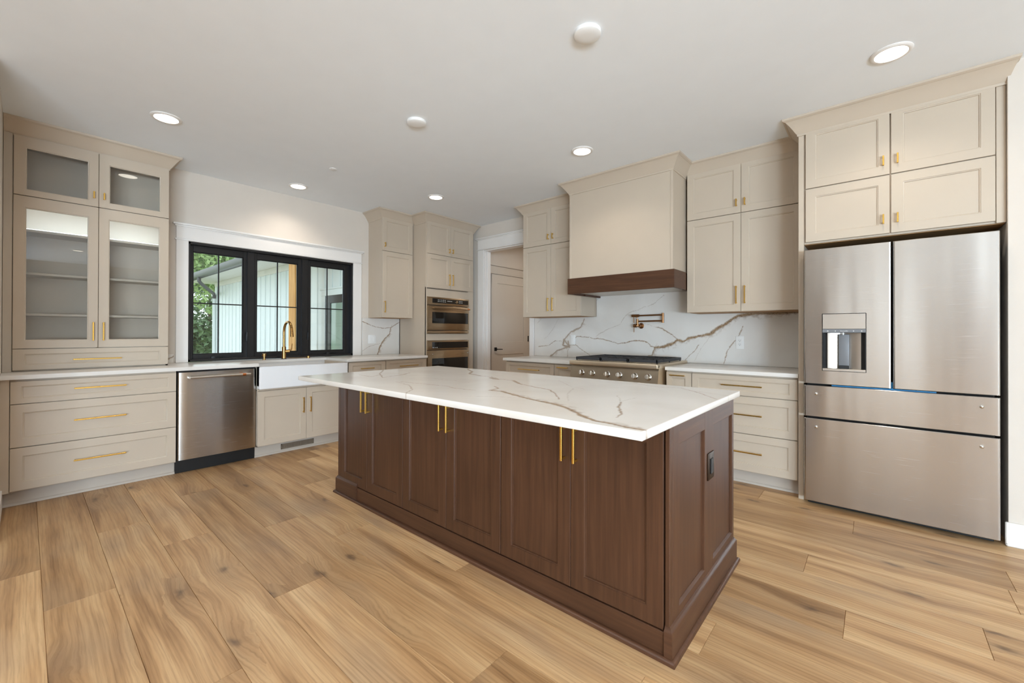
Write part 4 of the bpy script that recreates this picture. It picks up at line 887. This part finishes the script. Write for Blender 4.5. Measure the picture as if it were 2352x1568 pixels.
b = MB(); b.tube([FR(3.117, .072, 1.392), FR(3.119, .074, 1.326)], [.0045, .0038], 10); b.obj('spout_lever', BZ, ua); b = MB(); b.tube([FR(3.155, .070, 1.392), FR(3.155, .070, 1.378)], .009, 12); b.obj('outlet_tip', BZ, ua)
# outlets
def outlet(F, u0, u1, z0, z1, d, label, kind='duplex', m=None, n=1):
    m = m or M['plastic']
    t = thing('wall_outlet', label, 'outlet', F((u0+u1)/2, d, z0), None)
    b = MB(); b.box(F, u0, u1, d, d+.006, z0, z1, .0025, 2); b.obj('cover_plate', m, t)
    for k in range(n):
        uc = u0+(u1-u0)*(k+.5)/n
        b = MB(); b.box(F, uc-.017, uc+.017, d+.005, d+.0075, (z0+z1)/2-.034, (z0+z1)/2+.034, .001); b.obj('receptacle', m, t)
        b = MB(); zc = (z0+z1)/2
        if kind == 'duplex':
            for q in (-.018, .018):
                b.box(F, uc-.007, uc-.005, d+.007, d+.0079, zc+q-.001, zc+q+.007, 0); b.box(F, uc+.005, uc+.007, d+.007, d+.0079, zc+q-.001, zc+q+.007, 0); b.lathe(F(uc, d+.0072, zc+q-.008), F(0, 1, 0), [(0, .0025), (.0007, .0025)], 10)
            b.obj('slots', M['slot'], t)
        else:
            b.box(F, uc-.012, uc+.012, d+.007, d+.0095, zc-.028, zc+.028, .001); b.obj('rocker', m, t)
outlet(FR, 4.111, 4.181, 1.068, 1.188, BT, 'white duplex outlet on the backsplash right of the pot filler')
outlet(FR, 2.272, 2.338, 1.070, 1.188, BT, 'white switch plate on the backsplash left of the pot filler', 'rocker')
outlet(FW, -1.430, -1.312, 1.066, 1.180, BT, 'white two-gang switch plate on the backsplash beside the window', 'rocker', None, 2)

# ------------------------------------------------------------------ island
t = thing('kitchen_island', 'large dark brown wood island with six doors under a quartz top', 'island', (3.28, -2.38, 0))
X0, X1, YF, YK = 2.012, 4.537, 2.843, 1.925       # YF, YK measured as -y
WV, WX, WYm = M['woodv'], M['woodx'], M['woody']; ZT = SZ-.0305
b = MB(); b.box(FR, X0+.004, X1-.020, YK+.004, YF-.021, .100, ZT, .001); b.obj('body', WV, t)
b = MB(); b.box(FR, X0, X0+.026, YF-.025, YF-.001, .115, ZT, .0015); b.obj('corner_stile', WV, t)
b = MB(); b.box(FR, 4.519, X1, YF-.030, YF+.0015, .115, ZT, .002); b.obj('corner_stile', WV, t)
cuts = [2.040, 2.4235, 2.850, 3.2695, 3.6885, 4.1025, 4.515]
for k in range(6):
    g = .0028 if k in (1, 3, 5) else .0012; u0 = cuts[k]+(.0028 if k in (0, 2, 4) else .0012); u1 = cuts[k+1]-g
    pu = u1-.030 if k % 2 == 0 else u0+.030
    door(FR, u0, u1, .1055, ZT-.010, YF-.020, YF, t, ('v', pu, .656, .806), WV, .066, None, 'door', .010, .034)
# end panel facing +x
ex = X1
def endframe(b, u0, u1, z0, z1): b.box(FW, u0, u1, ex-.020, ex, z0, z1, .0015)
for u0, u1 in ((-YF+.0305, -2.745), (-2.425, -2.298), (-1.958, -YK)): b = MB(); endframe(b, u0, u1, .115, ZT); b.obj('end_stile', WV, t)
for u0, u1 in ((-2.747, -2.423), (-2.300, -1.956)):
    for z0, z1, z, s_ in ((.115, .160, .160, 1), (.786, ZT, .786, -1)):
        b = MB(); b.box(FW, u0, u1, ex-.020, ex-.0002, z0, z1, .001)
        b.rings([[FW(u, d, zz_) for d, zz_ in ((ex-.001, z), (ex-.010, z+.007*s_), (ex-.016, z+.007*s_), (ex-.016, z-.004*s_))] for u in (u0+.002, u1-.002)], True, True); b.obj('end_rail', WYm, t)
b = MB(); b.box(FW, -2.75, -1.95, ex-.024, ex-.011, .15, .80, 0); b.obj('end_panel', WV, t)
# base board with cap, front toe board and shoe
BASE = [(0, .002), (.013, .002), (.013, .108), (.011, .114), (.006, .118), (.003, .126), (0, .128)]
b = MB(); b.sweep(FR, BASE, [(X1, YK), (X1, YF)], [(1, -1), (1, 1)]); b.obj('base_board', WYm, t)
b = MB(); b.sweep(FR, BASE, [(4.519, YF), (X1, YF)], [(0, 1), (1, 1)]); b.obj('base_block', WX, t)
b = MB(); b.sweep(FR, BASE, [(X0, YF), (2.300, YF)], [(-1, 1), (0, 1)]); b.obj('base_block', WX, t)
b = MB(); b.sweep(FR, BASE, [(X0, YK), (X0, YF)], [(-1, -1), (-1, 1)]); b.obj('base_board', WYm, t)
b = MB(); b.sweep(FR, BASE, [(X1, YK), (X0, YK)], [(1, -1), (-1, -1)]); b.obj('base_board', WX, t)
b = MB(); b.box(FR, 2.300, 4.519, YF-.012, YF+.004, .002, .101, .0015); b.obj('toe_board', WX, t)
SHOE = [(0, .001), (.014, .001), (.013, .010), (.009, .016), (.002, .019), (0, .019)]
b = MB(); b.sweep(FR, SHOE, [(X0-.013, YK-.013), (X0-.013, YF+.013), (X1+.013, YF+.013), (X1+.013, YK-.013)], [(-1, -1), (-1, 1), (1, 1), (1, -1)]); b.obj('shoe_moulding', WX, t)
b = MB(); b.box(FR, 2.300, X1+.0, YF+.003, YF+.014, .001, .018, .001); b.obj('shoe_backing', WX, t)
b = MB(); b.box(FW, -2.392, -2.302, ex-.001, ex+.006, .548, .670, .003, 2); t = thing('island_outlet', 'dark bronze outlet on the right end of the island', 'outlet', (ex, -2.347, .548)); b.obj('cover_plate', M['darkbronze'], t)
b = MB(); b.box(FW, -2.364, -2.330, ex+.005, ex+.011, .575, .643, .002); b.obj('receptacle', M['blackmat'], t)

# ------------------------------------------------------------------ outside the window
GZ = -.25
b = MB(); b.box(FR, -70, -.16, -40, 40, GZ-.3, GZ, 0); struct(b.obj('lawn', M['grass']), 'mown lawn outside the window')
b = MB(); b.box(FR, -9.6, -.16, .92, 6, GZ, GZ+.04, .004); struct(b.obj('patio', M['concrete']), 'added concrete patio, cutting green bounce from the lawn')  # slab added to keep green lawn bounce off siding and soffit
t = thing('house_wing', 'white board-and-batten wing of the house outside the window', 'building', (-4.5, -.5, GZ))
YW = .900; FX = -8.93
b = MB(); b.box(FR, FX, -.20, .75, YW, GZ, 2.62, 0)
x = FX+.30
while x < -.3:
    if not (-2.42 < x < -1.28): b.box(FR, x-.02, x+.02, YW-.001, YW+.016, GZ+.25, 2.60, .002)
    else: b.box(FR, x-.02, x+.02, YW-.001, YW+.016, 1.97, 2.60, .002)
    x += .285
b.obj('siding', M['siding'], t)
b = MB(); b.box(FR, FX-.02, FX+.16, YW-.001, YW+.022, GZ, 2.60, .003); b.obj('corner_board', M['siding'], t)
b = MB(); b.box(FR, FX-.55, -.20, YW-.10, 1.56, 2.594, 2.620, 0); b.box(FR, FX, -.2, YW, YW+.03, 2.47, 2.594, .003); b.obj('soffit', M['soffit'], t)
b = MB(); b.sweep(FR, [(0, 2.56), (.09, 2.56), (.12, 2.60), (.125, 2.685), (.115, 2.685), (.11, 2.61), (.08, 2.575), (0, 2.575)], [(FX-.6, 1.55), (-.2, 1.55)], [(0, 1), (0, 1)]); b.box(FR, FX-.6, -.2, 1.53, 1.552, 2.55, 2.69, 0); b.obj('gutter', M['gutter'], t)
b = MB(); b.tube([FR(-7.55, 1.60, 2.57), FR(-7.55, 1.60, 2.47), FR(-7.60, 1.55, 2.42), FR(-8.75, 1.0, 2.27), FR(-8.83, .97, 2.22), FR(-8.85, .965, 2.15)], .042, 10); b.obj('downspout', M['gutter'], t)
b = MB(); b.tube([FR(-8.85, .965, 2.16), FR(-8.85, .965, GZ+.1)], .040, 10); b.obj('downspout_pipe', M['siding'], t, label='white lower pipe of the downspout')
b = MB(); b.rings([[FR(x, d, z) for d, z in ((1.62, 2.69), (-3.5, 4.9), (-3.5, 4.8), (1.60, 2.60))] for x in (FX-.7, -.2)], True, True); b.obj('roof', M['shingle'], t)
b = MB()
for a in ((-2.41, -2.29, GZ, 1.86), (-1.33, -1.21, GZ, 1.86)): b.box(FR, a[0], a[1], YW, YW+.03, a[2], a[3], .003)
b.box(FR, -2.42, -1.20, YW, YW+.034, 1.855, 1.965, .003); b.box(FR, -2.45, -1.17, YW, YW+.05, 1.960, 1.985, .003); b.obj('door_trim', M['siding'], t)
b = MB()
for a in ((-2.29, -2.10, GZ, 1.855), (-1.45, -1.33, GZ, 1.855), (-2.11, -1.44, 1.72, 1.855), (-2.11, -1.44, GZ, 0)): b.box(FR, a[0], a[1], YW, YW+.02, a[2], a[3], .003)
b.obj('patio_door', M['black'], t)
b = MB(); b.box(FR, -2.10, -1.45, YW, YW+.008, 0, 1.72, 0); b.obj('patio_door_glass', mat('reflective_door_glass', srgb(150, 172, 160), .08, 0, .8), t)
b = MB(); b.box(FR, -2.520, -2.265, 1.20, 1.45, GZ+.041, 2.592, .006); tag(b.obj('porch_post', M['cedar']), 'square cedar porch post seen through the middle window panel', 'post')
def tree(x, y, h, r, label, m, n, conifer):
    t = thing('tree', label, 'tree', (x, y, GZ), 'trees beyond the lawn')
    MB().tube([(x, y, GZ+.002), (x+.05, y, GZ+h*.5), (x, y, GZ+h*.92)], [.022*h*.5, .012*h*.5, .01], 8).obj('trunk', M['bark'], t)
    P = rng.normal(size=(n, 3)); P /= np.linalg.norm(P, axis=1)[:, None]; k = rng.uniform(.55, 1.0, n)**.6
    if conifer:
        z = rng.uniform(.03, 1, n)**1.15; rad = r*(1-z)*(.75+.35*np.sin(z*h*5.0)); th = rng.uniform(0, 2*math.pi, n); rr = rad*rng.uniform(.45, 1, n)
        C = np.stack([x+rr*np.cos(th), y+rr*np.sin(th), GZ+z*h], -1)
    else:
        cl = rng.normal(size=(14, 3))*np.array([.42, .42, .30])*r; q = rng.integers(0, 14, n)
        C = np.array([x, y, GZ+h*.62])+cl[q]+P*k[:, None]*r*.48*np.array([1, 1, .8])
    s = rng.uniform(.08, .18, n)[:, None]; a = rng.normal(size=(n, 3)); a /= np.linalg.norm(a, axis=1)[:, None]; b_ = np.cross(a, rng.normal(size=(n, 3))); b_ /= np.linalg.norm(b_, axis=1)[:, None]
    V = np.stack([C-a*s, C+b_*s*.5, C+a*s, C-b_*s*.5], 1).reshape(-1, 3)-np.array([x, y, GZ]); Q = np.arange(4*n).reshape(-1, 4)
    me = bpy.data.meshes.new('foliage'); me.from_pydata(V.tolist(), [], Q.tolist()); me.materials.append(m)
    o = bpy.data.objects.new('foliage', me); COL.objects.link(o); o.parent = t
tree(-24.0, 3.3, 8.5, 3.9, 'bright leafy tree nearest the house, filling the left window panel', M['leaf'], 9000, False)
tree(-32.5, 4.6, 11, 4.0, 'tall dark conifer behind the bright leafy tree', M['leafdark'], 9000, True)
tree(-18.6, .95, 1.7, 1.0, 'low dark bush in front of the leafy tree', M['leafdark'], 2500, False)
